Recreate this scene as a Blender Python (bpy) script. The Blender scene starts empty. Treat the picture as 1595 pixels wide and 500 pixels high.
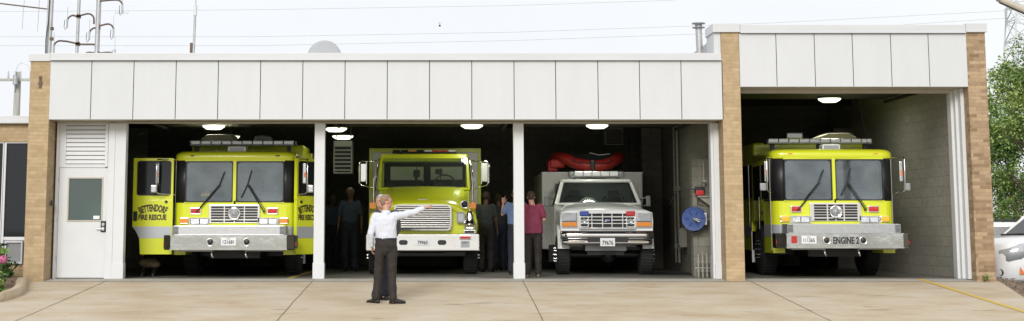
import bpy, bmesh, math, random
from math import radians as R, sin, cos, pi, sqrt, atan2, atan
from mathutils import Vector, Matrix, noise
random.seed(7)
S = bpy.context.scene
COL = S.collection

# ------------------------------------------------------------------ camera survey
F = 2400.0; TH = atan(F/18000); CZ = 0.942; sn, cs = sin(TH), cos(TH)
def W(px, py, Y):
    """metres (x, z) on the upright plane Y metres behind the shop front, from the survey of the photograph"""
    D = Y+30; a = (py-37)/F; z = (D*sn-a*D*cs)/(cs+a*sn)
    return (px-695)*(D*cs+sn*z)/F, z+CZ
def X_(px, Y, py=357): return W(px, py, Y)[0]
def Z_(py, Y): return W(695, py, Y)[1]

# ------------------------------------------------------------------ materials
MATS = {}
def nt(m): return m.node_tree.nodes, m.node_tree.links
def mat(name, col, rough=.6, metal=0., var=0., vscale=6., bump=0., bscale=60., col2=None, coat=0., spec=.5, stretch=None, emit=None, estr=0.):
    m = bpy.data.materials.new(name); m.use_nodes = True; N, L = nt(m); b = N['Principled BSDF']
    b.inputs['Base Color'].default_value = (*col, 1); b.inputs['Roughness'].default_value = rough
    b.inputs['Metallic'].default_value = metal; b.inputs['Specular IOR Level'].default_value = spec
    b.inputs['Coat Weight'].default_value = coat; b.inputs['Coat Roughness'].default_value = .08
    if emit: b.inputs['Emission Color'].default_value = (*emit, 1); b.inputs['Emission Strength'].default_value = estr
    if var or bump:
        tc = N.new('ShaderNodeTexCoord'); mp = N.new('ShaderNodeMapping'); L.new(tc.outputs['Object'], mp.inputs['Vector'])
        if stretch: mp.inputs['Scale'].default_value = stretch
    if var:
        n = N.new('ShaderNodeTexNoise'); n.inputs['Scale'].default_value = vscale; n.inputs['Detail'].default_value = 6; n.inputs['Roughness'].default_value = .65
        L.new(mp.outputs['Vector'], n.inputs['Vector'])
        r = N.new('ShaderNodeValToRGB'); r.color_ramp.elements[0].position = .3; r.color_ramp.elements[1].position = .7
        c2 = col2 or tuple(c*(1-var) for c in col)
        r.color_ramp.elements[0].color = (*c2, 1); r.color_ramp.elements[1].color = (*col, 1)
        L.new(n.outputs['Fac'], r.inputs['Fac']); L.new(r.outputs['Color'], b.inputs['Base Color'])
    if bump:
        n2 = N.new('ShaderNodeTexNoise'); n2.inputs['Scale'].default_value = bscale; n2.inputs['Detail'].default_value = 4
        L.new(mp.outputs['Vector'], n2.inputs['Vector'])
        bp = N.new('ShaderNodeBump'); bp.inputs['Strength'].default_value = bump; bp.inputs['Distance'].default_value = .02
        L.new(n2.outputs['Fac'], bp.inputs['Height']); L.new(bp.outputs['Normal'], b.inputs['Normal'])
    MATS[name] = m; return m
def brickmat(name, c1, c2, mortar, bw, bh, msize=.006, bias=0., rough=.85, third=None):
    m = mat(name, c1, rough); N, L = nt(m); b = N['Principled BSDF']
    tc = N.new('ShaderNodeTexCoord'); sep = N.new('ShaderNodeSeparateXYZ'); L.new(tc.outputs['Object'], sep.inputs[0])
    add = N.new('ShaderNodeMath'); L.new(sep.outputs['X'], add.inputs[0]); L.new(sep.outputs['Y'], add.inputs[1])
    cmb = N.new('ShaderNodeCombineXYZ'); L.new(add.outputs[0], cmb.inputs['X']); L.new(sep.outputs['Z'], cmb.inputs['Y'])
    br = N.new('ShaderNodeTexBrick'); L.new(cmb.outputs[0], br.inputs['Vector'])
    br.inputs['Color1'].default_value = (*c1, 1); br.inputs['Color2'].default_value = (*c2, 1); br.inputs['Mortar'].default_value = (*mortar, 1)
    br.inputs['Scale'].default_value = 1; br.inputs['Brick Width'].default_value = bw; br.inputs['Row Height'].default_value = bh
    br.inputs['Mortar Size'].default_value = msize; br.inputs['Bias'].default_value = bias; br.inputs['Mortar Smooth'].default_value = .3
    n = N.new('ShaderNodeTexNoise'); n.inputs['Scale'].default_value = 9; n.inputs['Detail'].default_value = 8; L.new(tc.outputs['Object'], n.inputs['Vector'])
    mx = N.new('ShaderNodeMix'); mx.data_type = 'RGBA'; mx.blend_type = 'MULTIPLY'; mx.inputs['Factor'].default_value = .55
    cr = N.new('ShaderNodeValToRGB'); cr.color_ramp.elements[0].position = .3; cr.color_ramp.elements[0].color = (.68, .66, .62, 1); cr.color_ramp.elements[1].position = .65; cr.color_ramp.elements[1].color = (1, 1, 1, 1)
    L.new(n.outputs['Fac'], cr.inputs['Fac']); L.new(br.outputs['Color'], mx.inputs['A']); L.new(cr.outputs['Color'], mx.inputs['B']); L.new(mx.outputs['Result'], b.inputs['Base Color'])
    bp = N.new('ShaderNodeBump'); bp.inputs['Strength'].default_value = .6; bp.inputs['Distance'].default_value = .006; bp.invert = True
    L.new(br.outputs['Fac'], bp.inputs['Height']); L.new(bp.outputs['Normal'], b.inputs['Normal'])
    return m
def glassmat(name, tint, gloss, rough=.02, haze=.0, hazecol=(.5, .55, .6)):
    m = bpy.data.materials.new(name); m.use_nodes = True; N, L = nt(m); N.remove(N['Principled BSDF'])
    t = N.new('ShaderNodeBsdfTransparent'); t.inputs['Color'].default_value = (*tint, 1)
    d = N.new('ShaderNodeBsdfDiffuse'); d.inputs['Color'].default_value = (*hazecol, 1)
    g = N.new('ShaderNodeBsdfGlossy'); g.inputs['Roughness'].default_value = rough; g.inputs['Color'].default_value = (.9, .95, 1, 1)
    a = N.new('ShaderNodeMixShader'); a.inputs[0].default_value = haze; L.new(t.outputs[0], a.inputs[1]); L.new(d.outputs[0], a.inputs[2])
    if haze > .1:
        tc = N.new('ShaderNodeTexCoord'); nn = N.new('ShaderNodeTexNoise'); nn.inputs['Scale'].default_value = 1.7; nn.inputs['Detail'].default_value = 5; L.new(tc.outputs['Object'], nn.inputs['Vector'])
        mr = N.new('ShaderNodeMapRange'); mr.inputs['From Min'].default_value = .38; mr.inputs['From Max'].default_value = .68; mr.inputs['To Min'].default_value = 0; mr.inputs['To Max'].default_value = haze*2.0
        L.new(nn.outputs['Fac'], mr.inputs['Value']); L.new(mr.outputs['Result'], a.inputs[0])
    c = N.new('ShaderNodeMixShader'); c.inputs[0].default_value = gloss; L.new(a.outputs[0], c.inputs[1]); L.new(g.outputs[0], c.inputs[2])
    L.new(c.outputs[0], N['Material Output'].inputs['Surface']); MATS[name] = m; return m

mat('white_paint', (.64, .65, .65), .45, var=.05, vscale=3, bump=.05)
mat('panel_white', (.59, .60, .605), .5, var=.045, vscale=1.5, stretch=(2.2, 1, .5), bump=.04, bscale=14)
mat('metal_cap', (.60, .605, .61), .35, var=.08, vscale=1.2, stretch=(.6, 1, 5))
mat('beige_trim', (.50, .46, .38), .6, var=.12, vscale=5)
mat('thr', (.44, .41, .35), .85, var=.25, vscale=3, bump=.1)
mat('joint_black', (.02, .02, .02), .9)
brickmat('brick_tan', (.50, .37, .215), (.40, .28, .15), (.43, .34, .23), .28, .068, .005, -.15)
brickmat('brick_mix', (.47, .335, .205), (.22, .135, .07), (.38, .28, .18), .20, .068, .005, -.12)
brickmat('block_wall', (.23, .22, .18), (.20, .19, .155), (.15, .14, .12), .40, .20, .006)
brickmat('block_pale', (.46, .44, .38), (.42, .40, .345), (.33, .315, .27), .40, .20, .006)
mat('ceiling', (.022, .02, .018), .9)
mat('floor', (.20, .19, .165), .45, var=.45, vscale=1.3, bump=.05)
mat('yellow', (.675, .725, .022), .28, coat=.6, var=.04, vscale=2)
mat('silver_stripe', (.45, .47, .49), .35, .3)
mat('chrome', (.82, .80, .78), .10, 1., var=.06, vscale=7, bump=.10, bscale=3.5)
mat('chrome_dull', (.74, .72, .68), .3, .7)
mat('amber_bright', (.95, .48, .02), .15, coat=.8)
mat('lamp_gray', (.34, .36, .37), .12, .5, bump=.5, bscale=60)
mat('lamp_glass', (.66, .68, .70), .2, .5, bump=.45, bscale=38)
mat('alu', (.55, .56, .57), .33, .85, var=.12, vscale=12, bump=.15, bscale=40)
mat('alu_dull', (.36, .37, .38), .5, .5, var=.15)
mat('black', (.012, .012, .013), .45)
mat('rubber', (.018, .018, .018), .8, var=.3, vscale=20, bump=.3, bscale=90)
mat('dark_int', (.03, .03, .032), .8)
mat('cab_gray', (.20, .20, .21), .8)
mat('seat_gray', (.10, .10, .11), .8)
mat('red_lens', (.55, .012, .015), .15, coat=.8)
mat('blue_lens', (.02, .06, .35), .15, coat=.8)
mat('amber_lens', (.80, .26, .015), .15, coat=.8)
mat('clear_lens', (.52, .55, .56), .15, .35, coat=.6, bump=.3, bscale=30)
mat('bar_lens', (.8, .81, .81), .2, .2, coat=.6)
mat('beige_plastic', (.66, .62, .46), .5)
mat('plate_white', (.72, .73, .74), .5)
mat('ink', (.012, .012, .014), .6)
mat('ink_gold', (.06, .04, .012), .5)
mat('white_vehicle', (.82, .82, .81), .25, coat=.7)
mat('gray_vehicle', (.66, .64, .62), .4, coat=.3, var=.12, vscale=3)
mat('bumper_white', (.78, .77, .74), .35, coat=.4, var=.05)
mat('boat_red', (.36, .02, .014), .5, var=.3, vscale=5)
mat('hose_blue', (.010, .045, .20), .4, coat=.5)
mat('pipe_gray', (.33, .31, .26), .6, var=.2)
mat('rust', (.17, .115, .085), .8, var=.4, vscale=9)
mat('galv', (.52, .52, .52), .45, .5, var=.25, vscale=8)
mat('wood_pole', (.56, .54, .50), .9, var=.35, vscale=12, stretch=(1, 1, .1))  # wood lightened in its colour for distance haze and overexposure
mat('bark', (.14, .10, .07), .95, var=.4, vscale=14, stretch=(1, 1, .25), bump=.6, bscale=30)
mat('leaf_a', (.23, .35, .085), .5, var=.35, vscale=.9, col2=(.11, .20, .045))
mat('leaf_b', (.37, .47, .13), .55, var=.3, vscale=1.3)
mat('leaf_blue', (.11, .17, .15), .6, var=.3, vscale=3)
mat('leaf_dark', (.05, .12, .025), .5, var=.3, vscale=9)
mat('petal', (.62, .16, .33), .6, var=.25, vscale=40)
mat('mulch', (.30, .21, .14), .95, var=.5, vscale=22, bump=.8, bscale=50)
mat('grass', (.07, .11, .03), .95, var=.4, vscale=1.2, bump=.4)
mat('asphalt', (.055, .055, .057), .9, var=.25, vscale=3, bump=.3)
mat('yellow_line', (.62, .40, .03), .8, var=.3, vscale=9, col2=(.50, .36, .12))
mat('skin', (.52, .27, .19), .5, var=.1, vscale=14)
mat('skin_shaded', (.12, .065, .045), .6)  # darker copy of skin, indoor shade put into the colour
mat('shirt_blue_shaded', (.045, .06, .10), .85)  # blue shirt darkened in its colour to stand for the hall's shade
mat('hair_sandy', (.30, .20, .125), .7, bump=.5, bscale=120, var=.3, vscale=40)
mat('hair_gray', (.40, .39, .38), .7, bump=.5, bscale=120)
mat('hair_brown', (.05, .028, .016), .7, bump=.5, bscale=120)
mat('shirt_white', (.60, .62, .68), .75, bump=.1, bscale=30)
mat('shirt_maroon', (.21, .028, .065), .8, bump=.2, bscale=200, var=.15, vscale=4)
mat('shirt_blue', (.15, .22, .38), .8, var=.1)
mat('shirt_gray', (.055, .06, .06), .85)
mat('shirt_dark', (.045, .045, .05), .85)
mat('trouser_brown', (.024, .018, .015), .8, var=.2, vscale=6)
mat('trouser_navy', (.018, .02, .032), .85)
mat('jeans', (.015, .022, .045), .85)
mat('shoe_black', (.010, .010, .010), .45)
mat('shoe_tan', (.17, .12, .06), .7)
mat('belt', (.012, .012, .02), .4)
mat('eye', (.03, .02, .02), .2)
mat('lamp_lens', (.8, .8, .7), .4, emit=(.93, 1.0, .76), estr=1.5)
mat('green_wall', (.42, .56, .48), .8, var=.2, vscale=3)
mat('red_paint', (.45, .02, .02), .4)
mat('orange', (.75, .20, .05), .5)
mat('tower_gray', (.66, .67, .68), .6)
mat('wire', (.62, .62, .63), .6)
mat('bunker', (.13, .095, .045), .9, var=.3)
mat('lime', (.62, .70, .03), .5)
mat('pale_rear', (.86, .90, .84), .8)
glassmat('windshield', (.74, .80, .80), .10, .03, .101, (.36, .41, .44))
glassmat('dark_glass', (.10, .12, .12), .035, .03, .03)
glassmat('cab_glass', (.92, .95, .92), .045, .02, .02)
glassmat('window_glass', (.6, .68, .64), .08, .03, .09, (.30, .40, .34))

# concrete apron: tan slabs with long stains and rust spots
def concrete():
    m = mat('concrete', (.50, .42, .30), .85); N, L = nt(m); b = N['Principled BSDF']
    tc = N.new('ShaderNodeTexCoord')
    def nz(scale, det, st):
        mp = N.new('ShaderNodeMapping'); mp.inputs['Scale'].default_value = st; L.new(tc.outputs['Object'], mp.inputs['Vector'])
        n = N.new('ShaderNodeTexNoise'); n.inputs['Scale'].default_value = scale; n.inputs['Detail'].default_value = det; n.inputs['Roughness'].default_value = .6
        L.new(mp.outputs['Vector'], n.inputs['Vector']); return n.outputs['Fac']
    def ramp(f, stops):
        r = N.new('ShaderNodeValToRGB'); e = r.color_ramp.elements
        e[0].position, e[0].color = stops[0][0], (*stops[0][1], 1); e[1].position, e[1].color = stops[-1][0], (*stops[-1][1], 1)
        for p, c in stops[1:-1]:
            q = e.new(p); q.color = (*c, 1)
        L.new(f, r.inputs['Fac']); return r.outputs['Color']
    def mul(a, bb, f):
        x = N.new('ShaderNodeMix'); x.data_type = 'RGBA'; x.blend_type = 'MULTIPLY'; x.inputs['Factor'].default_value = f
        L.new(a, x.inputs['A']); L.new(bb, x.inputs['B']); return x.outputs['Result']
    c = ramp(nz(.9, 8, (1.0, 1.1, 1)), [(.3, (.45, .355, .235)), (.5, (.52, .43, .31)), (.72, (.56, .50, .41))])
    c = mul(c, ramp(nz(1.1, 5, (.8, 1.5, 1)), [(.32, (.84, .75, .62)), (.55, (1, 1, 1))]), .5)
    c = mul(c, ramp(nz(55, 4, (1, 1, 1)), [(.3, (.82, .82, .82)), (.6, (1, 1, 1))]), .7)
    c = mul(c, ramp(nz(1.7, 3, (.7, 2.2, 1)), [(.30, (.45, .38, .32)), (.37, (1, 1, 1))]), .6)
    c = mul(c, ramp(nz(6.5, 2, (.8, 1.5, 1)), [(.24, (.35, .22, .15)), (.28, (1, 1, 1))]), .6)
    L.new(c, b.inputs['Base Color'])
    bp = N.new('ShaderNodeBump'); bp.inputs['Strength'].default_value = .25; bp.inputs['Distance'].default_value = .01
    L.new(nz(70, 4, (1, 1, 1)), bp.inputs['Height']); L.new(bp.outputs['Normal'], b.inputs['Normal'])
concrete()

# ------------------------------------------------------------------ mesh helpers
class MB:
    def __init__(s): s.v = []; s.f = []; s.m = []; s.sm = []
    def add(s, vs, fs, mi=0, smooth=False):
        o = len(s.v); s.v += [tuple(v) for v in vs]
        for f in fs: s.f.append([i+o for i in f]); s.m.append(mi); s.sm.append(smooth)
        return s
    def bm(s, b, mi=0, smooth=False, M=None):
        if M is not None: b.transform(M)
        b.verts.index_update(); s.add([v.co[:] for v in b.verts], [[v.index for v in f.verts] for f in b.faces], mi, smooth); b.free(); return s
    def box(s, x0, y0, z0, x1, y1, z1, bev=0, mi=0, seg=2, M=None):
        b = bmesh.new(); bmesh.ops.create_cube(b, size=1)
        for v in b.verts: v.co = ((x0+x1)/2+v.co.x*(x1-x0), (y0+y1)/2+v.co.y*(y1-y0), (z0+z1)/2+v.co.z*(z1-z0))
        if bev: bmesh.ops.bevel(b, geom=b.edges[:], offset=min(bev, abs(x1-x0)*.45, abs(y1-y0)*.45, abs(z1-z0)*.45), segments=seg, profile=.6, affect='EDGES')
        return s.bm(b, mi, bool(bev) and seg > 2, M)
    def cyl(s, p0, p1, r0, r1=None, n=14, mi=0, cap=True, smooth=True):
        r1 = r0 if r1 is None else r1; p0 = Vector(p0); p1 = Vector(p1); d = (p1-p0).normalized()
        a = d.orthogonal().normalized(); b = d.cross(a); vs = []
        for p, r in ((p0, r0), (p1, r1)):
            for i in range(n): t = 2*pi*i/n; vs.append(p+(a*cos(t)+b*sin(t))*r)
        s.add(vs, [[i, (i+1) % n, n+(i+1) % n, n+i] for i in range(n)], mi, smooth)
        if cap: s.add(vs, [list(range(n))[::-1], list(range(n, 2*n))], mi)
        return s
    def tube(s, pts, r, n=8, mi=0):
        pts = [Vector(p) for p in pts]; rs = r if isinstance(r, (list, tuple)) else [r]*len(pts); vs = []; a = None
        for i, p in enumerate(pts):
            d = (pts[min(i+1, len(pts)-1)]-pts[max(i-1, 0)]).normalized()
            a = d.orthogonal() if a is None else a-d*a.dot(d); a.normalize(); b = d.cross(a)
            vs += [p+(a*cos(2*pi*k/n)+b*sin(2*pi*k/n))*rs[i] for k in range(n)]
        fs = [[j*n+i, j*n+(i+1) % n, (j+1)*n+(i+1) % n, (j+1)*n+i] for j in range(len(pts)-1) for i in range(n)]
        s.add(vs, fs, mi, True); s.add(vs, [list(range(n))[::-1], list(range(len(vs)-n, len(vs)))], mi); return s
    def sph(s, c, rx, ry=None, rz=None, mi=0, u=14, v=9, M=None):
        b = bmesh.new(); bmesh.ops.create_uvsphere(b, u_segments=u, v_segments=v, radius=1)
        m = Matrix.Translation(c) @ (M or Matrix()) @ Matrix.Diagonal((rx, ry or rx, rz or rx, 1)); return s.bm(b, mi, True, m)
    def prism(s, poly, a, b, axis='y', bev=0, mi=0, smooth=False):
        """2D outline extruded along an axis: 'y' uses (x,z), 'z' uses (x,y), 'x' uses (y,z)"""
        def P(p, t): return (p[0], t, p[1]) if axis == 'y' else ((p[0], p[1], t) if axis == 'z' else (t, p[0], p[1]))
        n = len(poly); bb = bmesh.new()
        va = [bb.verts.new(P(p, a)) for p in poly]; vb = [bb.verts.new(P(p, b)) for p in poly]
        bb.faces.new(va); bb.faces.new(vb[::-1])
        for i in range(n): bb.faces.new((va[i], vb[i], vb[(i+1) % n], va[(i+1) % n]))
        bmesh.ops.recalc_face_normals(bb, faces=bb.faces[:])
        if bev:
            ed = [e for e in bb.edges if abs((e.verts[0].co-e.verts[1].co)['xyz'.index(axis)]) < 1e-6]
            bmesh.ops.bevel(bb, geom=ed, offset=bev, segments=2, profile=.6, affect='EDGES')
        return s.bm(bb, mi, smooth)
    def ring(s, o, i, a, b, mi=0):
        """frame between two outlines with the same number of points, in x,z, from y=a to y=b"""
        n = len(o); vs = [(p[0], a, p[1]) for p in o]+[(p[0], a, p[1]) for p in i]+[(p[0], b, p[1]) for p in o]+[(p[0], b, p[1]) for p in i]; fs = []
        for k in range(n):
            j = (k+1) % n
            fs += [[k, j, n+j, n+k], [2*n+j, 2*n+k, 3*n+k, 3*n+j], [j, k, 2*n+k, 2*n+j], [n+k, n+j, 3*n+j, 3*n+k]]
        return s.add(vs, fs, mi)
    def loft(s, secs, mi=0, smooth=True, cap=True):
        n = len(secs[0]); vs = [v for q in secs for v in q]
        s.add(vs, [[j*n+i, j*n+(i+1) % n, (j+1)*n+(i+1) % n, (j+1)*n+i] for j in range(len(secs)-1) for i in range(n)], mi, smooth)
        if cap: s.add(vs, [list(range(n))[::-1], list(range(len(vs)-n, len(vs)))], mi)
        return s
    def lathe(s, prof, c, axis='z', n=20, mi=0):
        secs = []
        for r, t in prof:
            q = []
            for k in range(n):
                a = 2*pi*k/n; u, v = r*cos(a), r*sin(a)
                q.append((c[0]+u, c[1]+v, c[2]+t) if axis == 'z' else ((c[0]+u, c[1]+t, c[2]+v) if axis == 'y' else (c[0]+t, c[1]+u, c[2]+v)))
            secs.append(q)
        return s.loft(secs, mi)
    def build(s, name, mats, parent=None, fix=True, world=True):
        me = bpy.data.meshes.new(name); off = Vector((0, 0, 0))
        if parent is not None and world:
            r = parent
            while r.parent: r = r.parent
            if r.get('_w'): off = Vector(r['_o'])
        me.from_pydata([Vector(v)-off for v in s.v], [], s.f)
        if fix:
            b = bmesh.new(); b.from_mesh(me); bmesh.ops.recalc_face_normals(b, faces=b.faces[:]); b.to_mesh(me); b.free()
        for m in ([mats] if isinstance(mats, str) else mats): me.materials.append(MATS[m])
        for p, mi, sm in zip(me.polygons, s.m, s.sm): p.material_index = mi; p.use_smooth = sm
        o = bpy.data.objects.new(name, me); COL.objects.link(o); o.parent = parent; return o
def thing(name, label, cat, loc=(0, 0, 0), rot=0, group=None, world=False):
    """an Empty at the thing's base; world=True lets its parts be given in scene metres"""
    o = bpy.data.objects.new(name, None); COL.objects.link(o); o.location = loc; o.rotation_euler = (0, 0, rot); o.empty_display_size = .2
    o['label'] = label; o['category'] = cat
    if group: o['group'] = group
    if world: o['_w'] = 1; o['_o'] = list(loc)
    return o
def tag(o, label, cat, group=None):
    o['label'] = label; o['category'] = cat
    if group: o['group'] = group
    return o
def struct(o, kind='structure'): o['kind'] = kind; return o
def rrect(x0, z0, x1, z1, r, n=4):
    p = []
    for cx, cz, a0 in ((x1-r, z1-r, 0), (x0+r, z1-r, 90), (x0+r, z0+r, 180), (x1-r, z0+r, 270)):
        for k in range(n+1): a = R(a0+90*k/n); p.append((cx+r*cos(a), cz+r*sin(a)))
    return p
def text_mb(txt, h, x, y, z, width=None, depth=.002, arch=0, bold=.02, mb=None, mi=0, shear=0):
    """upright lettering facing the street: centre x, front plane y, baseline z, letter height h"""
    cu = bpy.data.curves.new('t', 'FONT'); cu.body = txt; cu.size = 1; cu.align_x = 'CENTER'; cu.offset = bold; cu.resolution_u = 3; cu.shear = shear
    o = bpy.data.objects.new('t', cu); COL.objects.link(o); bpy.context.view_layer.update()
    me = o.evaluated_get(bpy.context.evaluated_depsgraph_get()).to_mesh()
    xs = [v.co.x for v in me.vertices]; sc = h/.7; sx = sc if not width else width/(max(xs)-min(xs)); cx = (max(xs)+min(xs))/2
    vs = []
    for v in me.vertices:
        u = (v.co.x-cx)*sx; w = v.co.y*sc
        if arch: a = u/arch; u, w = (arch+w)*sin(a), (arch+w)*cos(a)-arch
        vs.append((x+u, y-depth, z+w))
    mb = mb or MB(); mb.add(vs, [list(p.vertices) for p in me.polygons], mi)
    o.to_mesh_clear(); bpy.data.objects.remove(o); bpy.data.curves.remove(cu); return mb

# ------------------------------------------------------------------ ground
def lerp(a, b, t): return a+(b-a)*t
def smooth(t): t = max(0, min(1, t)); return t*t*(3-2*t)
SL = .063
def H(x, y):
    z = -SL*min(max(-y-.0, 0), 12)
    z -= .42*smooth((x-10.7)/1.6)*smooth((y+3)/3.5)+.22*smooth((x-10.7)/1.6)*smooth((y-6)/7)
    return z
def sheet(name, xs, ys, off, m, clip=None):
    mb = MB(); nx, ny = len(xs), len(ys); vs = [(x, y, H(x, y)+off) for y in ys for x in xs]
    fs = [[j*nx+i, j*nx+i+1, (j+1)*nx+i+1, (j+1)*nx+i] for j in range(ny-1) for i in range(nx-1)]
    mb.add(vs, fs, 0, True); return mb.build(name, m)
def rng(a, b, st): n = int(round((b-a)/st)); return [a+(b-a)*i/n for i in range(n+1)]
gx = [-900, -300, -100, -40, -20]+rng(-15, 24, .6)+[30, 45, 100, 300, 900]
gy = [-900, -300, -100, -60, -40, -25]+rng(-14, 24, .6)+[30, 45, 100, 300, 900]
struct(sheet('ground', gx, gy, -.06, 'grass'))
# mulch beds beside the building, parking lot on the right, street beyond the camera
def flat(name, poly, m, off, th=.05, sub=None):
    mb = MB(); b = bmesh.new(); vs = [b.verts.new((x, y, 0)) for x, y in poly]; b.faces.new(vs)
    bmesh.ops.triangulate(b, faces=b.faces[:])
    for i in range(5): bmesh.ops.subdivide_edges(b, edges=[e for e in b.edges if e.calc_length() > .8], cuts=1, use_grid_fill=False); bmesh.ops.triangulate(b, faces=b.faces[:])
    for v in b.verts: v.co.z = H(v.co.x, v.co.y)+off
    mb.bm(b, 0, True); return struct(mb.build(name, m))
apron_poly = [(-7.98, -.02), (-8.02, -.62), (-7.86, -1.6), (-7.45, -3.2), (-7.6, -4.5), (-8.6, -7), (-10.5, -11.9), (-11, -12.4), (14, -12.4), (12, -9), (10.1, -6), (9.72, -4.2), (9.88, -3.2), (10.42, -.62), (10.38, -.02)]
flat('apron', apron_poly, 'concrete', 0)
flat('planting_bed', [(-16, .6), (-16, -4.6), (-7.75, -4.6), (-7.46, -3.8), (-7.43, -3.1), (-7.55, -2.35), (-7.73, -1.7), (-7.86, -1.15), (-7.97, -.66), (-8.0, .6)], 'mulch', .03)
flat('mulch_bed', [(10.2, .2), (10.2, -.7), (9.4, -3.3), (9.3, -5), (14, -6), (15, -1.2), (15, 1.2), (10.36, 1.2)], 'mulch', -.006)
flat('parking_lot', [(10.4, 1.25), (26, 1.25), (26, 22), (10.4, 22)], 'asphalt', -.025)
flat('street', [(-40, -12.9), (40, -12.9), (40, -60), (-40, -60)], 'thr', -.03)  # unseen; made pale and wide so the chrome bumpers mirror light ground
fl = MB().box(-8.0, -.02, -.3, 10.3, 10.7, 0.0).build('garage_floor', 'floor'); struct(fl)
flat('threshold_slab', [(-7.6, -.03), (-7.6, -.6), (10.0, -.6), (10.0, -.03)], 'thr', .004)
# saw cut joints in the apron
jm = MB()
for xj in (-6.42, -2.53, 1.45, 5.74, ):
    jx = []
    for k in range(40):
        y = -.18-k*.3; w = .006+.004*noise.noise((xj, y*3, 0)); dx = .012*noise.noise((xj, y*1.5, 5)); z = H(xj, y)+.004
        jx.append(((xj+dx-w, y, z), (xj+dx+w, y, z)))
    vs = [p for q in jx for p in q]; jm.add(vs, [[2*i, 2*i+1, 2*i+3, 2*i+2] for i in range(39)])
for yj in (-.615, -7.5):
    vs = []
    for k in range(80): x = -7.85+k*.225; d = .01*noise.noise((x, yj, 2)); vs += [(x, yj-.008+d, H(0, yj)+.0045), (x, yj+.008+d, H(0, yj)+.0045)]
    jm.add(vs, [[2*i, 2*i+1, 2*i+3, 2*i+2] for i in range(79)])
mat('joint', (.12, .085, .06), .95)
struct(jm.build('control_joints', 'joint'))
def paint_strip(name, x, y0, y1, w, onfloor=False):
    n = 24; vs = []
    for k in range(n+1):
        y = y0+(y1-y0)*k/n; e = .006*noise.noise((x*3, y*9, 1)); z = .005 if onfloor else H(0, y)+.006
        vs += [(x-w/2+e, y, z), (x+w/2+e, y, z)]
    struct(MB().add(vs, [[2*i, 2*i+1, 2*i+3, 2*i+2] for i in range(n)]).build(name, 'yellow_line'))
paint_strip('bay_line', 9.06, -.1, -11, .11)
paint_strip('bay_line', -3.02, -.02, 10, .10, True)
# kerb round the planting bed
kp = [(-8.02, -.66), (-7.93, -1.15), (-7.80, -1.7), (-7.62, -2.35), (-7.50, -3.1), (-7.52, -3.8), (-7.75, -4.5), (-8.3, -5.6), (-9.2, -7.4)]
secs = []
for i, (x, y) in enumerate(kp):
    a = Vector(kp[min(i+1, len(kp)-1)])-Vector(kp[max(i-1, 0)]); a.normalize(); nrm = Vector((a.y, -a.x)); z = H(x, y); hh = .13 if i else .05
    secs.append([(x-nrm.x*d, y-nrm.y*d, z+q) for d, q in ((-.02, -.1), (-.01, hh*.7), (.02, hh), (.17, hh+.01), (.20, -.1))])
o = MB().loft(secs).build('kerb', 'concrete'); struct(o)

# ------------------------------------------------------------------ the fire station
FS = thing('fire_station', 'long low white panelled fire station with tan brick pillars and four open garage bays', 'fire station', (1.2, 5, 0), world=True)
YF = -.55
def part(mb, name, m, parent=FS, label=None):
    o = mb.build(name, m, parent)
    if label: o['label'] = label
    return o
# brick pillars
part(MB().box(-7.985, YF, -.12, -7.60, .25, 4.137), 'brick_pillar', 'brick_tan')
p2 = MB().box(5.29, YF, -.12, 5.64, .02, 4.697); part(p2, 'brick_pillar', 'brick_tan')
p3 = MB().box(10.01, YF, -.12, 10.375, .45, 4.697); part(p3, 'brick_pillar', 'brick_mix', label='brick pillar with darker scattered bricks')
# rust streak hardware on the first pillar
part(MB().box(-7.81, YF-.012, 3.62, -7.755, YF-.002, 3.80, .004).box(-7.83, YF-.016, 3.70, -7.735, YF-.004, 3.73, .004).cyl((-7.785, YF-.02, 3.83), (-7.785, YF, 3.83), .03), 'bracket', 'rust')
# parapet caps
part(MB().box(-7.60, YF-.05, 4.162, 5.28, -.12, 4.298, .008).box(-7.60, YF-.062, 4.155, 5.28, YF-.052, 4.178), 'parapet_cap', 'metal_cap')
part(MB().box(-8.02, YF-.03, 4.14, -7.605, .3, 4.29, .008), 'parapet_cap', 'metal_cap')
part(MB().box(5.13, YF-.05, 4.70, 5.655, .3, 4.872, .008), 'parapet_cap', 'metal_cap')
part(MB().box(5.66, YF-.045, 4.688, 10.0, -.12, 4.845, .008).box(5.66, YF-.057, 4.682, 10.0, YF-.047, 4.702), 'parapet_cap', 'metal_cap')
part(MB().box(10.005, YF-.05, 4.70, 10.405, .5, 4.872, .008), 'parapet_cap', 'metal_cap')
part(MB().box(5.155, YF+.02, 4.30, 5.285, .28, 4.698), 'flashing', 'panel_white')
part(MB().prism([(YF+.9, 4.32), (YF+.9, 4.66), (YF+2.2, 4.5), (YF+2.2, 4.32)], 5.2, 5.28, 'x'), 'flashing', 'galv')
# fascia backing, panels
part(MB().box(-7.595, YF+.03, 3.045, 5.285, -.02, 4.16), 'fascia_backing', 'joint_black')
part(MB().box(5.645, YF+.03, 3.67, 10.0, -.02, 4.686), 'fascia_backing', 'joint_black')
pxs = [75.5, 141, 207, 273, 339, 405, 471, 537, 603, 669, 735, 801, 866, 932, 997, 1062, 1127.5]
for i in range(16):
    x0, x1 = X_(pxs[i], YF, 170)+.0065, X_(pxs[i+1], YF, 170)-.0065
    part(MB().box(x0, YF, 3.022, x1, YF+.028, 4.153, .004), 'fascia_panel', 'panel_white')
pxs = [1152.5, 1211.5, 1271.5, 1331, 1391, 1450, 1510]
for i in range(6):
    x0, x1 = X_(pxs[i], YF, 137)*.9985+.0065, X_(pxs[i+1], YF, 137)*.9985-.0065
    part(MB().box(x0, YF, 3.65, x1, YF+.028, 4.68, .004), 'fascia_panel', 'panel_white')
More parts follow.
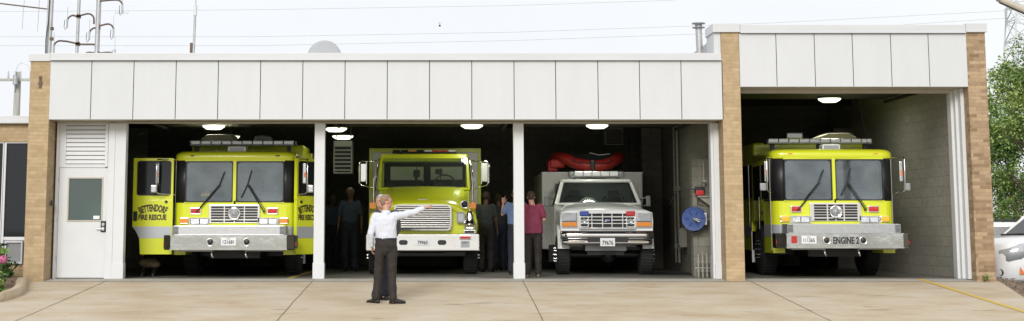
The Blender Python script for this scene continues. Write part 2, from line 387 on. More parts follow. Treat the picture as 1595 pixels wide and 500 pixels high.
# soffits and door heads
part(MB().box(-7.57, YF+.03, 3.02, 5.285, -.02, 3.043), 'soffit', 'beige_trim')
part(MB().box(5.645, YF+.03, 3.645, 10.0, -.02, 3.668), 'soffit', 'beige_trim')
part(MB().box(-7.57, -.05, 2.985, 5.27, .12, 3.018, .004).box(-6.2, -.075, 2.988, 5.13, -.053, 3.004), 'door_head', 'beige_trim')
part(MB().box(5.645, -.05, 3.575, 9.83, .12, 3.643, .004), 'door_head', 'beige_trim')
part(MB().box(-7.57, -.015, 3.05, 5.25, .2, 4.1), 'front_wall', 'block_wall'); part(MB().box(5.63, -.015, 3.67, 10.1, .2, 4.7), 'front_wall', 'block_wall')
# posts
for a, b in ((489.5, 505.5), (800, 816)):
    x0, x1 = X_(a, 0, 310), X_(b, 0, 310)
    part(MB().box(x0, -.06, 0, x1, .14, 2.983, .006).box(x0-.012, -.07, 0, x1+.012, .15, .30, .004), 'door_post', 'white_paint')
part(MB().box(-6.55, -.07, 0, -6.21, .14, 2.983, .006).box(-6.565, -.08, 0, -6.2, .15, .30, .004).box(-6.50, -.085, 0, -6.42, -.071, 2.98), 'door_jamb', 'white_paint')
part(MB().box(5.13, -.05, 0, 5.287, .2, 2.983, .005).box(5.18, -.10, 0, 5.283, -.052, 2.98, .005).box(5.165, -.11, 0, 5.285, -.03, .28, .004), 'door_jamb', 'white_paint')
part(MB().box(5.643, -.03, 0, 5.672, .12, 3.573), 'door_jamb', 'white_paint')
part(MB().box(9.83, -.02, 0, 10.008, .2, 3.643, .005).box(9.88, -.14, 0, 10.006, -.022, 3.64, .005).box(9.935, -.30, 0, 10.004, -.142, 3.64, .005), 'door_jamb', 'white_paint', label='stepped white door jamb')
# personnel door wall
wp = MB(); wp.box(-7.572, -.01, 0, -7.502, .12, 2.983).box(-6.535, -.008, 0, -6.552, .12, 2.983).box(-7.50, -.01, 2.128, -6.537, .12, 2.19).box(-7.50, -.01, 2.955, -6.537, .12, 2.983).box(-7.50, -.01, 2.19, -7.385, .12, 2.955).box(-6.575, -.01, 2.19, -6.537, .12, 2.955)
part(wp, 'wall_panel', 'white_paint')
part(MB().box(-7.56, -.045, 0, -7.515, -.012, 2.98, .004).box(-6.62, -.045, 2.14, -6.56, -.012, 2.98, .004), 'door_casing', 'white_paint')
lv = MB().box(-7.383, .03, 2.192, -6.577, .06, 2.953)
for k in range(9):
    z = 2.205+k*.083; lv.prism([(-.014, z), (-.008, z+.060), (.029, z+.076), (.029, z+.004)], -7.38, -6.58, 'x')
part(lv, 'louvre_vent', 'white_paint')
D = part(MB().ring([(-7.495, .02), (-6.54, .02), (-6.54, 2.12), (-7.495, 2.12)], [(-7.30, 1.115), (-6.665, 1.115), (-6.665, 1.915), (-7.30, 1.915)], -.004, .045), 'door', 'white_paint')
part(MB().ring([(-7.325, 1.09), (-6.64, 1.09), (-6.64, 1.94), (-7.325, 1.94)], [(-7.30, 1.115), (-6.665, 1.115), (-6.665, 1.915), (-7.30, 1.915)], -.016, -.005), 'window_frame', 'beige_trim', D)
part(MB().box(-7.30, .015, 1.115, -6.665, .022, 1.915), 'window', 'window_glass', D)
part(MB().box(-6.82, .008, 1.135, -6.70, .012, 1.20), 'notice', 'plate_white', D)
lk = MB().box(-6.665, -.03, .89, -6.565, -.006, 1.10, .008).box(-6.655, -.045, .90, -6.575, -.03, 1.0, .01)
part(lk, 'lock', 'black', D); part(MB().cyl((-6.615, -.05, 1.035), (-6.615, -.03, 1.035), .028).box(-6.75, -.055, .935, -6.62, -.046, .955, .004).box(-6.64, -.052, .92, -6.59, -.046, .985), 'lever_handle', 'alu', D)
for z in (.35, 1.07, 1.85): part(MB().cyl((-7.505, -.012, z), (-7.505, -.012, z+.1), .012), 'hinge', 'alu', D)
part(MB().box(-7.44, -.002, .012, -6.55, -.012, .03), 'threshold', 'alu')
# interior behind the door: closet with a greenish board
part(MB().box(-7.6, .9, 0, -6.53, .95, 2.9), 'interior_partition', 'green_wall')
part(MB().box(-6.52, .21, 0, -6.47, 1.0, 3.7), 'interior_partition', 'block_wall')
# shell of the hall
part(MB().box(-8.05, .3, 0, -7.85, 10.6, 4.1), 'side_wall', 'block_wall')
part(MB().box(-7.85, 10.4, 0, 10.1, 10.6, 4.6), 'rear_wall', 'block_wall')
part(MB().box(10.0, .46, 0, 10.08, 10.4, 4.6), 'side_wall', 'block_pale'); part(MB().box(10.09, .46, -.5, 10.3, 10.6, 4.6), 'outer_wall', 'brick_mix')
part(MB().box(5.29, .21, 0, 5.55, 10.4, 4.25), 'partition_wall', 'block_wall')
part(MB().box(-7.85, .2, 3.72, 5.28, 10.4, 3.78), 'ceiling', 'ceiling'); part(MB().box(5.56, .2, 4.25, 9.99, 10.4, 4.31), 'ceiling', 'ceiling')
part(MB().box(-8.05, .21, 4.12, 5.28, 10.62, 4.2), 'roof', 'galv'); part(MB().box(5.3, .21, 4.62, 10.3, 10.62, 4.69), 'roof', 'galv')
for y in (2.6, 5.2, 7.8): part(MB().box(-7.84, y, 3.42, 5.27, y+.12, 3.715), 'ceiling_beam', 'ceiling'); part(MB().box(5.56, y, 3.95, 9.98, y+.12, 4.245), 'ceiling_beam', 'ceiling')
for x, y in ((5.0, 7.8), (5.0, 10.1), (9.72, 7.8), (-7.6, 7.8)): part(MB().box(x-.22, y, 0, x+.27, y+.28, 3.4), 'pilaster', 'block_wall')
part(MB().box(4.95, 1.15, 0, 5.285, 1.45, 2.35), 'pilaster', 'block_wall')
# overhead door tracks under the ceiling
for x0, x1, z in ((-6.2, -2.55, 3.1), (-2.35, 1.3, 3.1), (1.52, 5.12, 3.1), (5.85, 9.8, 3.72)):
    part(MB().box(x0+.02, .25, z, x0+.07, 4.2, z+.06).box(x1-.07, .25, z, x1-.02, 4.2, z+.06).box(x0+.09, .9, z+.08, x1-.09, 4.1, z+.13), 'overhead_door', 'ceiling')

# neighbour wing on the left
NW = thing('brick_wing', 'low tan brick wing with dark window left of the first pillar', 'building', (-11, 3, 0), world=True)
Yw = .35
def zz(p): return Z_(p, Yw)
part(MB().box(-17, Yw, -.1, -8.06, Yw+.3, zz(412)).box(-17, Yw, zz(221), -8.06, Yw+.3, zz(193)).box(X_(43, Yw), Yw, zz(412), -8.06, Yw+.3, zz(221)).box(-17, Yw, zz(412), -12.2, Yw+.3, zz(221)), 'wall', 'brick_tan', NW)
part(MB().box(-17, Yw+.31, 0, -16.8, 8, zz(193)).box(-17, 8, 0, -8.06, 8.2, zz(193)), 'wall', 'brick_tan', NW)
part(MB().box(-17.2, Yw-.12, zz(193)+.003, -8.06, 8.3, zz(189), .006).box(-17.1, Yw-.05, zz(189), -8.06, 8.3, zz(180.5), .01), 'roof_edge', 'metal_cap', NW)
wx0, wx1 = X_(5, Yw), X_(42.5, Yw)
for a, b in ((wx0, wx1), (wx0-1.15, wx0-.05), (wx0-2.4, wx0-1.2)):
    f = part(MB().ring([(a-.04, zz(413)), (b, zz(413)), (b, zz(221)), (a-.04, zz(221))], [(a, zz(411)), (b-.02, zz(411)), (b-.02, zz(223)), (a, zz(223))], Yw+.02, Yw+.1).box(a, Yw+.03, zz(374), b-.02, Yw+.09, zz(369), .003), 'window', 'white_paint', NW)
    part(MB().box(a, Yw+.06, zz(369), b-.02, Yw+.066, zz(223)), 'pane', 'dark_glass', f)
    part(MB().box(a, Yw+.05, zz(411), b-.02, Yw+.07, zz(374), 0), 'lower_panel', 'alu_dull', f)
ac = MB().ring(rrect(X_(10, Yw), zz(411), X_(37, Yw), zz(375), .01), rrect(X_(12, Yw), zz(408), X_(35, Yw), zz(378), .01), Yw-.06, Yw+.04)
acu = thing('wall_air_conditioner', 'grey grilled air conditioner under the dark window of the brick wing', 'air conditioner', (X_(23, Yw), Yw, zz(411)), world=True)
part(ac, 'frame', 'galv', acu)
g = MB().box(X_(12, Yw), Yw, zz(408), X_(35, Yw), Yw+.01, zz(378))
for k in range(16): zc = lerp(zz(407), zz(379), (k+.5)/16); g.box(X_(12, Yw), Yw-.02, zc-.004, X_(35, Yw), Yw, zc+.004)
part(g, 'grille', 'alu_dull', acu)
# blind / dark room behind the wing window
part(MB().box(-16.5, Yw+1.6, 0, -8.1, Yw+1.65, 2.6), 'interior_wall', 'block_wall', NW)

# ------------------------------------------------------------------ fixtures on the building
cr = MB().box(-7.572, -.31, 1.385, -7.535, -.22, 1.49, .008)
tag(cr.build('card_reader', 'black'), 'small black card reader on the side of the left brick pillar', 'card reader')
def ceiling_light(px, py, Y, label, top):
    x, z = W(px, py, Y)
    t = thing('ceiling_light', label, 'ceiling lamp', (x, Y, z), group='round ceiling lights of the garage')
    MB().lathe([(.02, .16), (.06, .155), (.08, .07), (.245, .055), (.26, .03), (.255, .02), (.02, .022)], (0, 0, 0)).build('housing', 'alu_dull', t)
    MB().lathe([(.245, .018), (.232, -.012), (.165, -.052), (.155, -.058), (.001, -.06)], (0, 0, 0)).build('lens', 'lamp_lens', t)
    MB().cyl((0, 0, .155), (0, 0, top-z), .012).build('stem', 'alu_dull', t)
    ld = bpy.data.lights.new('lamp_light', 'AREA'); ld.shape = 'DISK'; ld.size = .42; ld.energy = (14 if px != 523 else 4) if Y < 5 else 1; ld.color = (.97, 1, .86); lo = bpy.data.objects.new('lamp_light', ld); COL.objects.link(lo); lo.parent = t; lo.location = (0, 0, -.10)
for a in ((333, 197, 3.4, 'round ceiling light over the first bay, the nearer and higher one in view', 3.7), (357, 213.5, 5.7, 'round ceiling light just above the light bar of the open door fire engine', 3.7),
          (523, 201, 3.4, 'round ceiling light in the second bay close to the white post, upper one', 3.7), (534, 213, 5.7, 'round ceiling light right above the louvred heater in the second bay', 3.7),
          (735, 196, 3.4, 'round ceiling light at the top right of the second bay', 3.7), (930, 196, 3.4, 'round ceiling light above the red boat in the third bay', 3.7),
          (1292, 155, 3.4, 'round ceiling light glowing high in the tall right bay', 4.24)):
    ceiling_light(*a)
def heater(x0, x1, py0, py1, Y, label, pale):
    a, b = X_(x0, Y), X_(x1, Y); z0, z1 = Z_(py1, Y), Z_(py0, Y)
    t = thing('unit_heater', label, 'heater', ((a+b)/2, Y, z0), world=True)
    MB().box(a, Y+.04, z0, b, Y+.55, z1, .01).build('casing', 'gray_vehicle' if pale else 'alu_dull', t)
    m = MB(); n = 7
    for k in range(n):
        z = lerp(z0+.06, z1-.14, k/(n-1)); m.prism([(Y-.02, z), (Y+.035, z+.03), (Y+.038, z+.038), (Y-.02, z+.012)], a+.03, b-.03, 'x')
    m.build('louvre', 'pale_rear' if pale else 'pipe_gray', t)
    MB().box(a+.03, Y+.03, z0+.03, b-.03, Y+.038, z1-.12).build('core', 'black', t)
    MB().box(a+.01, Y+.02, z1-.11, b-.01, Y+.036, z1-.01).build('header', 'pale_rear' if pale else 'pipe_gray', t)
    MB().cyl((a+.05, Y+.3, z1), (a+.05, Y+.3, 3.71), .01).cyl((b-.05, Y+.3, z1), (b-.05, Y+.3, 3.71), .01).build('hanger', 'alu_dull', t)
heater(518, 547.5, 219, 270, 5.2, 'tall pale louvred unit heater hanging left of the lime tanker truck', True)
heater(944.5, 973, 194, 226, 7.9, 'dark louvred heater hanging high above the white ambulance', False)
# blue hose reel
hx, hz = W(1081.5, 341, 1.0)
t = thing('hose_reel', 'bright blue hose reel on the wall at the right of the third bay', 'hose reel', (hx, 1.0, hz))
M_ = Matrix.Rotation(R(-25), 4, 'Z')
r1 = MB().lathe([(.165, -.085), (.235, -.09), (.24, -.07), (.165, -.070)], (0, 0, 0), 'y', 32).lathe([(.001, -.095), (.085, -.095), (.09, -.06), (.001, -.06)], (0, 0, 0), 'y', 24).lathe([(.10, -.055), (.10, .055), (.23, .06), (.235, .075), (.225, .09), (.03, .08), (.03, -.055)], (0, 0, 0), 'y', 28)
for k in range(6): a9 = 2*pi*k/6; r1.tube([(.07*cos(a9), -.08, .07*sin(a9)), (.18*cos(a9), -.08, .18*sin(a9))], .014, 6)
r1 = r1.build('drum', 'hose_blue', t)
for p_ in r1.data.polygons: p_.use_smooth = False
hs = MB()
for q in range(4): hs.tube([(.16*cos(2*pi*k/28), -.04+q*.027, .16*sin(2*pi*k/28)) for k in range(29)], .016)
hs.tube([(-.16, 0, -.05), (-.2, 0, -.2), (-.1, 0, -.27), (.05, .02, -.24), (.1, .03, -.1)], .014)
hs.build('hose', 'black', t)
MB().tube([(0, -.09, 0), (0, -.14, 0), (.13, -.15, -.06)], .018).tube([(0, -.1, 0), (.22, -.05, -.03), (.3, .1, 0)], .022).build('arm', 'galv', t)
MB().box(.2, -.06, -.12, .26, .1, .12, .01).build('bracket', 'galv', t)
t.rotation_euler = (0, 0, R(-18))
# red regulator with its shelf and air hose
bx, bz = W(1089, 298, 1.05)
t = thing('air_regulator', 'red and black air regulator above the blue hose reel', 'regulator', (bx, 1.05, bz))
MB().box(-.07, -.06, -.08, .09, .06, .02, .015).build('body', 'red_paint', t)
MB().cyl((-.09, 0, .04), (.11, 0, .04), .045).box(-.05, -.05, -.01, .06, .05, .09, .01).build('motor', 'black', t)
MB().tube([(-.09, 0, .04), (-.3, .02, .06), (-.45, .1, -.02), (-.55, .3, -.25)], .012).tube([(0, -.03, -.08), (-.05, -.03, -.25), (.08, -.02, -.3)], .01).build('air_hose', 'black', t)
MB().cyl((.1, 0, .1), (.1, 0, .6), .014).cyl((.06, -.02, .20), (.14, -.02, .20), .03).build('riser_pipe', 'pipe_gray', t)
MB().prism([(-.02, -.12), (.28, -.12), (.28, -.34)], -.04, .0, 'y').box(-.04, -.08, -.12, .28, .1, -.09).build('shelf', 'pipe_gray', t)
# hydrant couplings pipes at the floor
t = thing('pipe_manifold', 'cluster of upright pipes with couplings at the foot of the wall below the hose reel', 'pipes', (X_(1097, .9), .9, 0))
m = MB()
for k, (dx, hgt) in enumerate(((-.13, .42), (-.045, .46), (.04, .44), (.12, .40))):
    p = MB().cyl((dx, 0, .002), (dx, 0, hgt), .022).cyl((dx, 0, .10), (dx, 0, .15), .034).cyl((dx, 0, .27), (dx, 0, .33), .036).cyl((dx, 0, hgt), (dx, 0, hgt+.03), .03)
    p.build('pipe', 'pipe_gray', t)
MB().cyl((-.2, .03, .18), (.17, .03, .18), .014).build('crossbar', 'galv', t)
# conduits and boxes on the back corner wall
for i, (px, Yc, r, lab) in enumerate(((1038, 5.5, .022, 'thin grey conduit running up the block wall, nearest the back corner'), (1050.5, 5.0, .03, 'thick grey conduit running down to the grey junction box'))):
    xx = X_(px, Yc)
    yy = Yc
    t = thing('conduit', lab, 'conduit', (5.24, yy, .2)); r_ = MB().cyl((0, 0, 0), (0, 0, 3.1), r); r_.build('pipe', 'pipe_gray', t)
    MB().box(-.03, -.05, .3, .045, .05, .42, .005).box(-.03, -.05, 1.6, .045, .05, 1.72, .005).build('clamp', 'pipe_gray', t)
t = thing('junction_box', 'grey steel junction box low on the block wall of the third bay', 'junction box', (5.2, 4.3, .55))
MB().box(-.06, -.16, 0, .085, .16, .42, .01).build('box', 'pipe_gray', t); MB().box(-.075, -.13, .03, -.062, .13, .39, .004).build('cover', 'galv', t)
tag(MB().box(-.5, -.9, .003, .5, .9, .012, .003).build('floor_mat', 'black'), 'black mat on the floor right of the ambulance', 'mat').location = (4.75, 3.0, 0)
# roof things
zr = 4.2
t = thing('satellite_dish', 'grey satellite dish peeping over the parapet, seen from its back', 'satellite dish', (X_(503, 3), 3, zr))
rd = .84/2*.95; dz = Z_(90, 3)-zr
MB().lathe([(.001, 0), (.12, -.008), (.24, -.03), (.345, -.075), (.355, -.08), (.35, -.085), (.24, -.042), (.12, -.02), (.001, -.012)], (0, 0, dz), 'y', 36).build('reflector', 'galv', t)
MB().tube([(.0, .03, dz-.2), (0, .012, dz+.17), (.13, -.02, dz+.27)], .008).tube([(0, .012, dz+.17), (-.13, -.02, dz+.27)], .008).tube([(-.3, 0, dz+.0), (.3, 0, dz+.0)], .01).build('rib', 'alu_dull', t)
MB().lathe([(.345, -.09), (.365, -.09), (.365, -.065), (.345, -.065)], (0, 0, dz), 'y', 36).build('rim', 'alu_dull', t)
MB().cyl((0, .05, 0), (0, .05, dz), .03).build('mast', 'galv', t)
t = thing('vent_pipe', 'round grey vent pipe with cap beside the taller roof', 'vent pipe', (X_(1096.5, 1.2), 1.2, zr))
MB().cyl((0, 0, 0), (-.02, 0, Z_(44, 1.2)-zr), .068, .066, 20).build('pipe', 'galv', t)
MB().lathe([(.085, 0), (.13, .005), (.13, .02), (.07, .03), (.07, .085), (.14, .09), (.13, .11), (.001, .13)], (-.02, 0, Z_(44, 1.2)-zr), 'z', 24).build('cap', 'alu_dull', t)
tag(MB().sph((X_(1082, 2), 2, zr+.12), .09, .09, .05).cyl((X_(1082, 2), 2, zr), (X_(1082, 2), 2, zr+.12), .04).build('roof_vent', 'alu_dull'), 'tiny mushroom vent on the roof left of the tall vent pipe', 'vent')
def zy(p, Y): return Z_(p, Y)
# twin mast at the far left
Ya = 1.5
t = thing('antenna_mast', 'tall grey double pole antenna mast over the left brick pillar', 'antenna', (X_(65, Ya), Ya, 4.2), world=True)
xa = X_(65, Ya)
MB().cyl((xa-.045, Ya, 4.2), (xa-.005, Ya, 6.2), .022).build('pole', 'galv', t); MB().cyl((xa+.02, Ya+.02, 4.2), (xa+.055, Ya, 6.2), .042).build('pole', 'galv', t)
MB().box(xa+.03, Ya-.03, zy(63, Ya), xa+.10, Ya+.05, zy(58, Ya), .01).box(xa+.03, Ya-.03, zy(47, Ya), xa+.10, Ya+.05, zy(42, Ya), .01).build('clamp', 'rust', t)
MB().tube([(xa-.02, Ya-.04, 4.2), (xa-.04, Ya-.05, 4.8), (xa+.0, Ya-.04, 5.2), (xa+.03, Ya-.03, 6.1)], .008).build('cable', 'black', t)
bo = MB().cyl((X_(-60, Ya), Ya, zy(0, Ya)), (xa, Ya, zy(14.5, Ya)), .014).build('boom', 'rust', t)
for px, a, b in ((24.5, -30, 11), (23, 11, 45), (48.5, -30, 13), (47.5, 13, 49)): MB().cyl((X_(px+1, Ya), Ya, zy(a, Ya)), (X_(px, Ya), Ya, zy(b, Ya)), .006).build('element', 'galv', bo)
def hook(t, x, z, dx, h, drop, whip=True, Y=2.):
    """curved side arm that carries a small whip antenna"""
    sgn = 1 if dx > 0 else -1; pts = [(x, Y, z), (x+dx*.45, Y, z+h*.8)]
    for k in range(6): a = k/5*pi/2; pts.append((x+dx-sgn*.13*(1-sin(a)), Y, z+h-.12*(1-cos(a))))
    pts.append((x+dx, Y, z+h-drop)); r = MB().tube(pts, .019).build('side_arm', 'rust', t)
    MB().box(x-.035, Y-.04, z-.035, x+.05, Y+.04, z+.035, .008).build('clamp', 'rust', r)
    ex, ez = x+dx, z+h-drop
    if whip:
        MB().cyl((ex, Y-.01, ez-.04), (ex, Y-.01, ez+.14), .02).cyl((ex, Y-.01, ez+.14), (ex, Y-.01, ez+.40), .005).build('whip', 'galv', r)
        MB().tube([(ex, Y-.02, ez-.04), (ex-.03, Y-.03, ez-.09), (ex-.06, Y-.03, ez-.03), (ex-.05, Y-.02, ez+.12)], .006).build('cable', 'black', r)
Ym = 2.
for px, w, lab, arms in ((121.5, .034, 'slimmer roof antenna mast with curved side arms, left of the thick one', [(42, -13.5, -.01, 25, ), (25.5, -8, 0, 15)]), (152.5, .052, 'thick grey roof antenna mast with curved side arms', [])):
    xx = X_(px, Ym, 40); t = thing('antenna_mast', lab, 'antenna', (xx, Ym, 4.2), world=True, group='antenna masts with curved arms on the roof')
    MB().cyl((xx-.01, Ym, 4.2), (xx+.015, Ym, 6.4), w, n=16).build('pole', 'galv', t)
    P = lambda a: zy(a, Ym)
    if w < .04:
        hook(t, xx, P(26), X_(105, Ym)-X_(122, Ym), .03, .22); hook(t, xx, P(25), X_(147, Ym)-X_(122, Ym), .05, .22, False)
        hook(t, xx, P(68), X_(85, Ym)-X_(122, Ym), .06, .22); hook(t, xx, P(69), X_(156, Ym)-X_(122, Ym), .0, .14)
        hook(t, xx, P(-5), X_(138, Ym)-X_(122, Ym), .15, .12, False)
    else:
        hook(t, xx, P(44), X_(139, Ym)-X_(152, Ym), .01, .22); hook(t, xx, P(41), X_(177, Ym)-X_(152, Ym), .05, .24)
        hook(t, xx, P(2), X_(190, Ym)-X_(152, Ym), .03, .24); hook(t, xx, P(83), X_(180, Ym)-X_(152, Ym), .02, .08)
        hook(t, xx, P(83), X_(130, Ym)-X_(152, Ym), .02, .08, False)
        zb = P(20); x0, x1 = X_(170, Ym), X_(190, Ym); y = MB().cyl((x0, Ym, zb), (x1, Ym, zb), .006)
        for q in range(4): xq = lerp(x0, x1, q/3); y.cyl((xq, Ym, zb-.05), (xq, Ym, zb+.05), .004)
        y.build('yagi_antenna', 'galv', t)
t = thing('whip_antenna', 'thin whip antenna with reddish base bracket on the middle left of the roof', 'antenna', (X_(296, 2), 2, 4.2), world=True)
MB().box(X_(290, 2), 1.95, 4.2, X_(295, 2), 2.05, Z_(67, 2), .005).build('bracket', 'rust', t)
MB().cyl((X_(296, 2), 1.93, 4.25), (X_(297.5, 2), 1.93, Z_(24, 2)), .026).build('pole', 'galv', t); MB().cyl((X_(297.5, 2), 1.93, Z_(25, 2)), (X_(298, 2), 1.93, Z_(9, 2)), .037).build('coil', 'white_paint', t)
MB().cyl((X_(298, 2), 1.93, Z_(9, 2)), (X_(301, 2), 1.93, 6.6), .012).build('whip', 'galv', t)

# ------------------------------------------------------------------ utility pole, wires, tower, arm
Yu = 45
t = thing('utility_pole', 'pale wooden utility pole with crossarm beyond the brick wing', 'utility pole', (X_(26.5, Yu), Yu, 0), world=True)
ux = X_(27, Yu, 150)
MB().cyl((ux-.05, Yu, -.1), (ux, Yu, Z_(112, Yu)), .21, .15).build('pole', 'wood_pole', t)
zc = Z_(125, Yu)
MB().box(X_(-14, Yu), Yu-.28, zc-.06, X_(45, Yu), Yu-.16, zc+.06).build('crossarm', 'wood_pole', t)
MB().tube([(X_(17, Yu), Yu-.22, zc-.1), (ux-.08, Yu-.2, Z_(143, Yu))], .035).build('brace', 'galv', t)
MB().cyl((X_(19.5, Yu), Yu-.45, zc-.25), (X_(19.5, Yu), Yu-.45, zc+.2), .12).build('transformer', 'galv', t)
for px in (6, 17, 25, 41): MB().cyl((X_(px, Yu), Yu-.22, zc+.06), (X_(px, Yu), Yu-.22, zc+.42), .05, .03).build('insulator', 'galv', t)
MB().tube([(X_(17, Yu), Yu-.22, zc+.4), (X_(21, Yu), Yu-.22, zc+.75), (X_(27, Yu), Yu-.2, zc+.85), (X_(36, Yu), Yu-.2, zc+.7), (X_(41, Yu), Yu-.22, zc+.35)], .016).build('jumper_wire', 'wire', t)
Yt = 120
def tw(px, py): x, z = W(px, py, Yt); return x, z
t = thing('lattice_tower', 'grey steel lattice transmission tower behind the green tree at the right edge', 'tower', (X_(1612, Yt), Yt, -.5), world=True)
cx = X_(1612, Yt); ztop = Z_(-60, Yt); 
def hw(z): return lerp(3.0, .9, (z+.5)/(ztop+.5))
levels = [ -.5, 4, 8, 11.5, 14.5, 17, 19.2, 21.2]+rng(23, ztop, 2.0)
legs = []
for sx, sy in ((-1, -1), (1, -1), (1, 1), (-1, 1)):
    MB().cyl((cx+sx*hw(-.5), Yt+sy*hw(-.5), -.5), (cx+sx*hw(ztop), Yt+sy*hw(ztop), ztop), .11, .08, 4).build('leg', 'tower_gray', t)
br = MB()
for a, b in zip(levels, levels[1:]):
    for s1, s2 in (((-1, -1), (1, -1)), ((1, -1), (1, 1)), ((1, 1), (-1, 1)), ((-1, 1), (-1, -1))):
        pa = (cx+s1[0]*hw(a), Yt+s1[1]*hw(a), a); pb = (cx+s2[0]*hw(b), Yt+s2[1]*hw(b), b); pc = (cx+s2[0]*hw(a), Yt+s2[1]*hw(a), a); pd = (cx+s1[0]*hw(b), Yt+s1[1]*hw(b), b)
        br.cyl(pa, pb, .055, n=4, cap=False).cyl(pc, pd, .055, n=4, cap=False).cyl(pb, pd, .05, n=4, cap=False)
br.build('bracing', 'tower_gray', t)
za = Z_(14, Yt); MB().cyl((cx-.9, Yt, za+.1), (X_(1583, Yt), Yt, za+.0), .07, n=6).build('crossarm', 'galv', t)
for px in (1583,): m = MB(); [m.cyl((X_(px, Yt), Yt, za-.15*k), (X_(px, Yt), Yt, za-.15*k-.07), .13, n=8) for k in range(10)]; m.build('insulator', 'galv', t)
wp_ = [([(-80, 18.5), (0, 18), (400, 15), (800, 8.5), (1050, 0), (1250, -10)], 'uppermost thin power line crossing the sky'), ([(-80, 57), (0, 57), (400, 57), (800, 50), (1060, 41), (1195, 36), (1570, 16.5), (1583, 15)], 'power line ending at the tower, middle one of three'), ([(-80, 71), (0, 71), (400, 71), (800, 63), (1110, 52), (1382, 40), (1583, 27)], 'lowest thin power line just above the roofs')]
for pts, lab in wp_:
    q = []
    for (a, b), (c, d) in zip(pts, pts[1:]):
        for k in range(6): q.append((lerp(a, c, k/6), lerp(b, d, k/6)))
    q.append(pts[-1]); tag(MB().tube([(W(a, b, Yt)[0], Yt, W(a, b, Yt)[1]) for a, b in q], .022, 5).build('power_line', 'wire'), lab, 'power line', 'power lines crossing the sky')
# pale arm at the top right corner: the end of a flag pole leaning out over the drive
x0, z0 = W(1556, -2, -8); x1, z1 = W(1680, 52, -8)
t = thing('banner_arm', 'pale tapered metal arm slanting into the top right corner', 'arm', (x1+1.2, -8, H(8, -8)), world=True)
MB().cyl((x0, -8, z0), (x1+1.2, -8, z1-.55), .045, .06, 16).build('arm', 'beige_trim', t); MB().sph((x0, -8, z0), .05).build('end_cap', 'alu_dull', t)
MB().cyl((x0, -8.0, z0-.055), (x1+1.2, -8, z1-.62), .012).build('cable', 'black', t)
MB().cyl((x1+1.2, -8, H(8, -8)-.05), (x1+1.2, -8, z1+.3), .09).build('post', 'galv', t)
bxp, bzp = W(685, 40, 60)
b_ = MB().sph((bxp, 60, bzp), .06, .17, .055).add([(bxp, 60, bzp), (bxp-.08, 59.95, bzp+.22), (bxp-.03, 60.12, bzp+.2), (bxp, 60.1, bzp)], [[0, 1, 2, 3]]).add([(bxp, 60, bzp), (bxp+.1, 59.95, bzp+.19), (bxp+.06, 60.12, bzp+.17), (bxp, 60.1, bzp)], [[0, 1, 2, 3]])
tag(b_.build('bird', 'black'), 'tiny dark bird flying in the white sky', 'bird')

# ------------------------------------------------------------------ fire engines (local: y=0 at the cab face, +y to the rear)
def cabpoly(o=0, yb=3.4, w=1.215):
    r = .24; p = [(-w-o, yb)]
    for k in range(7): a = R(180+15*k); p.append((-w+r+(r+o)*cos(a), r+(r+o)*sin(a)))
    p += [(-.5, -.03-o), (0, -.04-o), (.5, -.03-o)]
    for k in range(7): a = R(270+15*k); p.append((w-r+(r+o)*cos(a), r+(r+o)*sin(a)))
    return p+[(w+o, yb)]
def wheel(t, x, y, r, w, side, hub='chrome', dual=False, off=0):
    s = side; wm = MB().lathe([(r*.55, -w/2), (r*.93, -w/2), (r, -w*.38), (r, w*.38), (r*.93, w/2), (r*.55, w/2)], (x, y, r+off), 'x', 28)
    tr = MB()
    for k in range(36):
        a = 2*pi*k/36; tr.box(-.018, -w*.40, -.012, .018, w*.40, .012, M=Matrix.Translation((x, y, r+off)) @ Matrix.Rotation(a, 4, 'X') @ Matrix.Translation((0, 0, r+.002)) @ Matrix.Rotation(pi/2, 4, 'Z'))
    wh = wm.build('wheel', 'rubber', t); tr.build('tread', 'rubber', wh)
    MB().lathe([(.001, s*w*.45), (r*.16, s*w*.45), (r*.2, s*w*.25), (r*.42, s*w*.2), (r*.55, s*w*.42), (r*.56, -s*w*.3), (.001, -s*w*.3)], (x, y, r+off), 'x', 24).build('rim', hub, wh)
    lg = MB(); ll = w*.5+.05
    for k in range(10):
        a = 2*pi*k/10; c = (x, y+r*.34*cos(a), r+off+r*.34*sin(a)); lg.cyl((c[0]+s*w*.2, c[1], c[2]), (c[0]+s*ll, c[1], c[2]), .02, .014, 8)
    lg.build('lug_nut', 'chrome', wh); return wh
def wiper(t, px, pz, ex, ez, b0, b1, y=-.06):
    w = MB().tube([(px, y+.02, pz), (px, y-.02, pz), (ex, y-.01, ez)], .011).tube([(px+.03, y-.01, pz+.02), (ex+.03, y-.01, ez)], .007).cyl((px, y+.03, pz), (px, y-.035, pz), .022).build('wiper_arm', 'black', t)
    MB().tube([(b0[0], y, b0[1]), (ex, y-.012, ez), (b1[0], y, b1[1])], .010).build('wiper_blade', 'black', w)
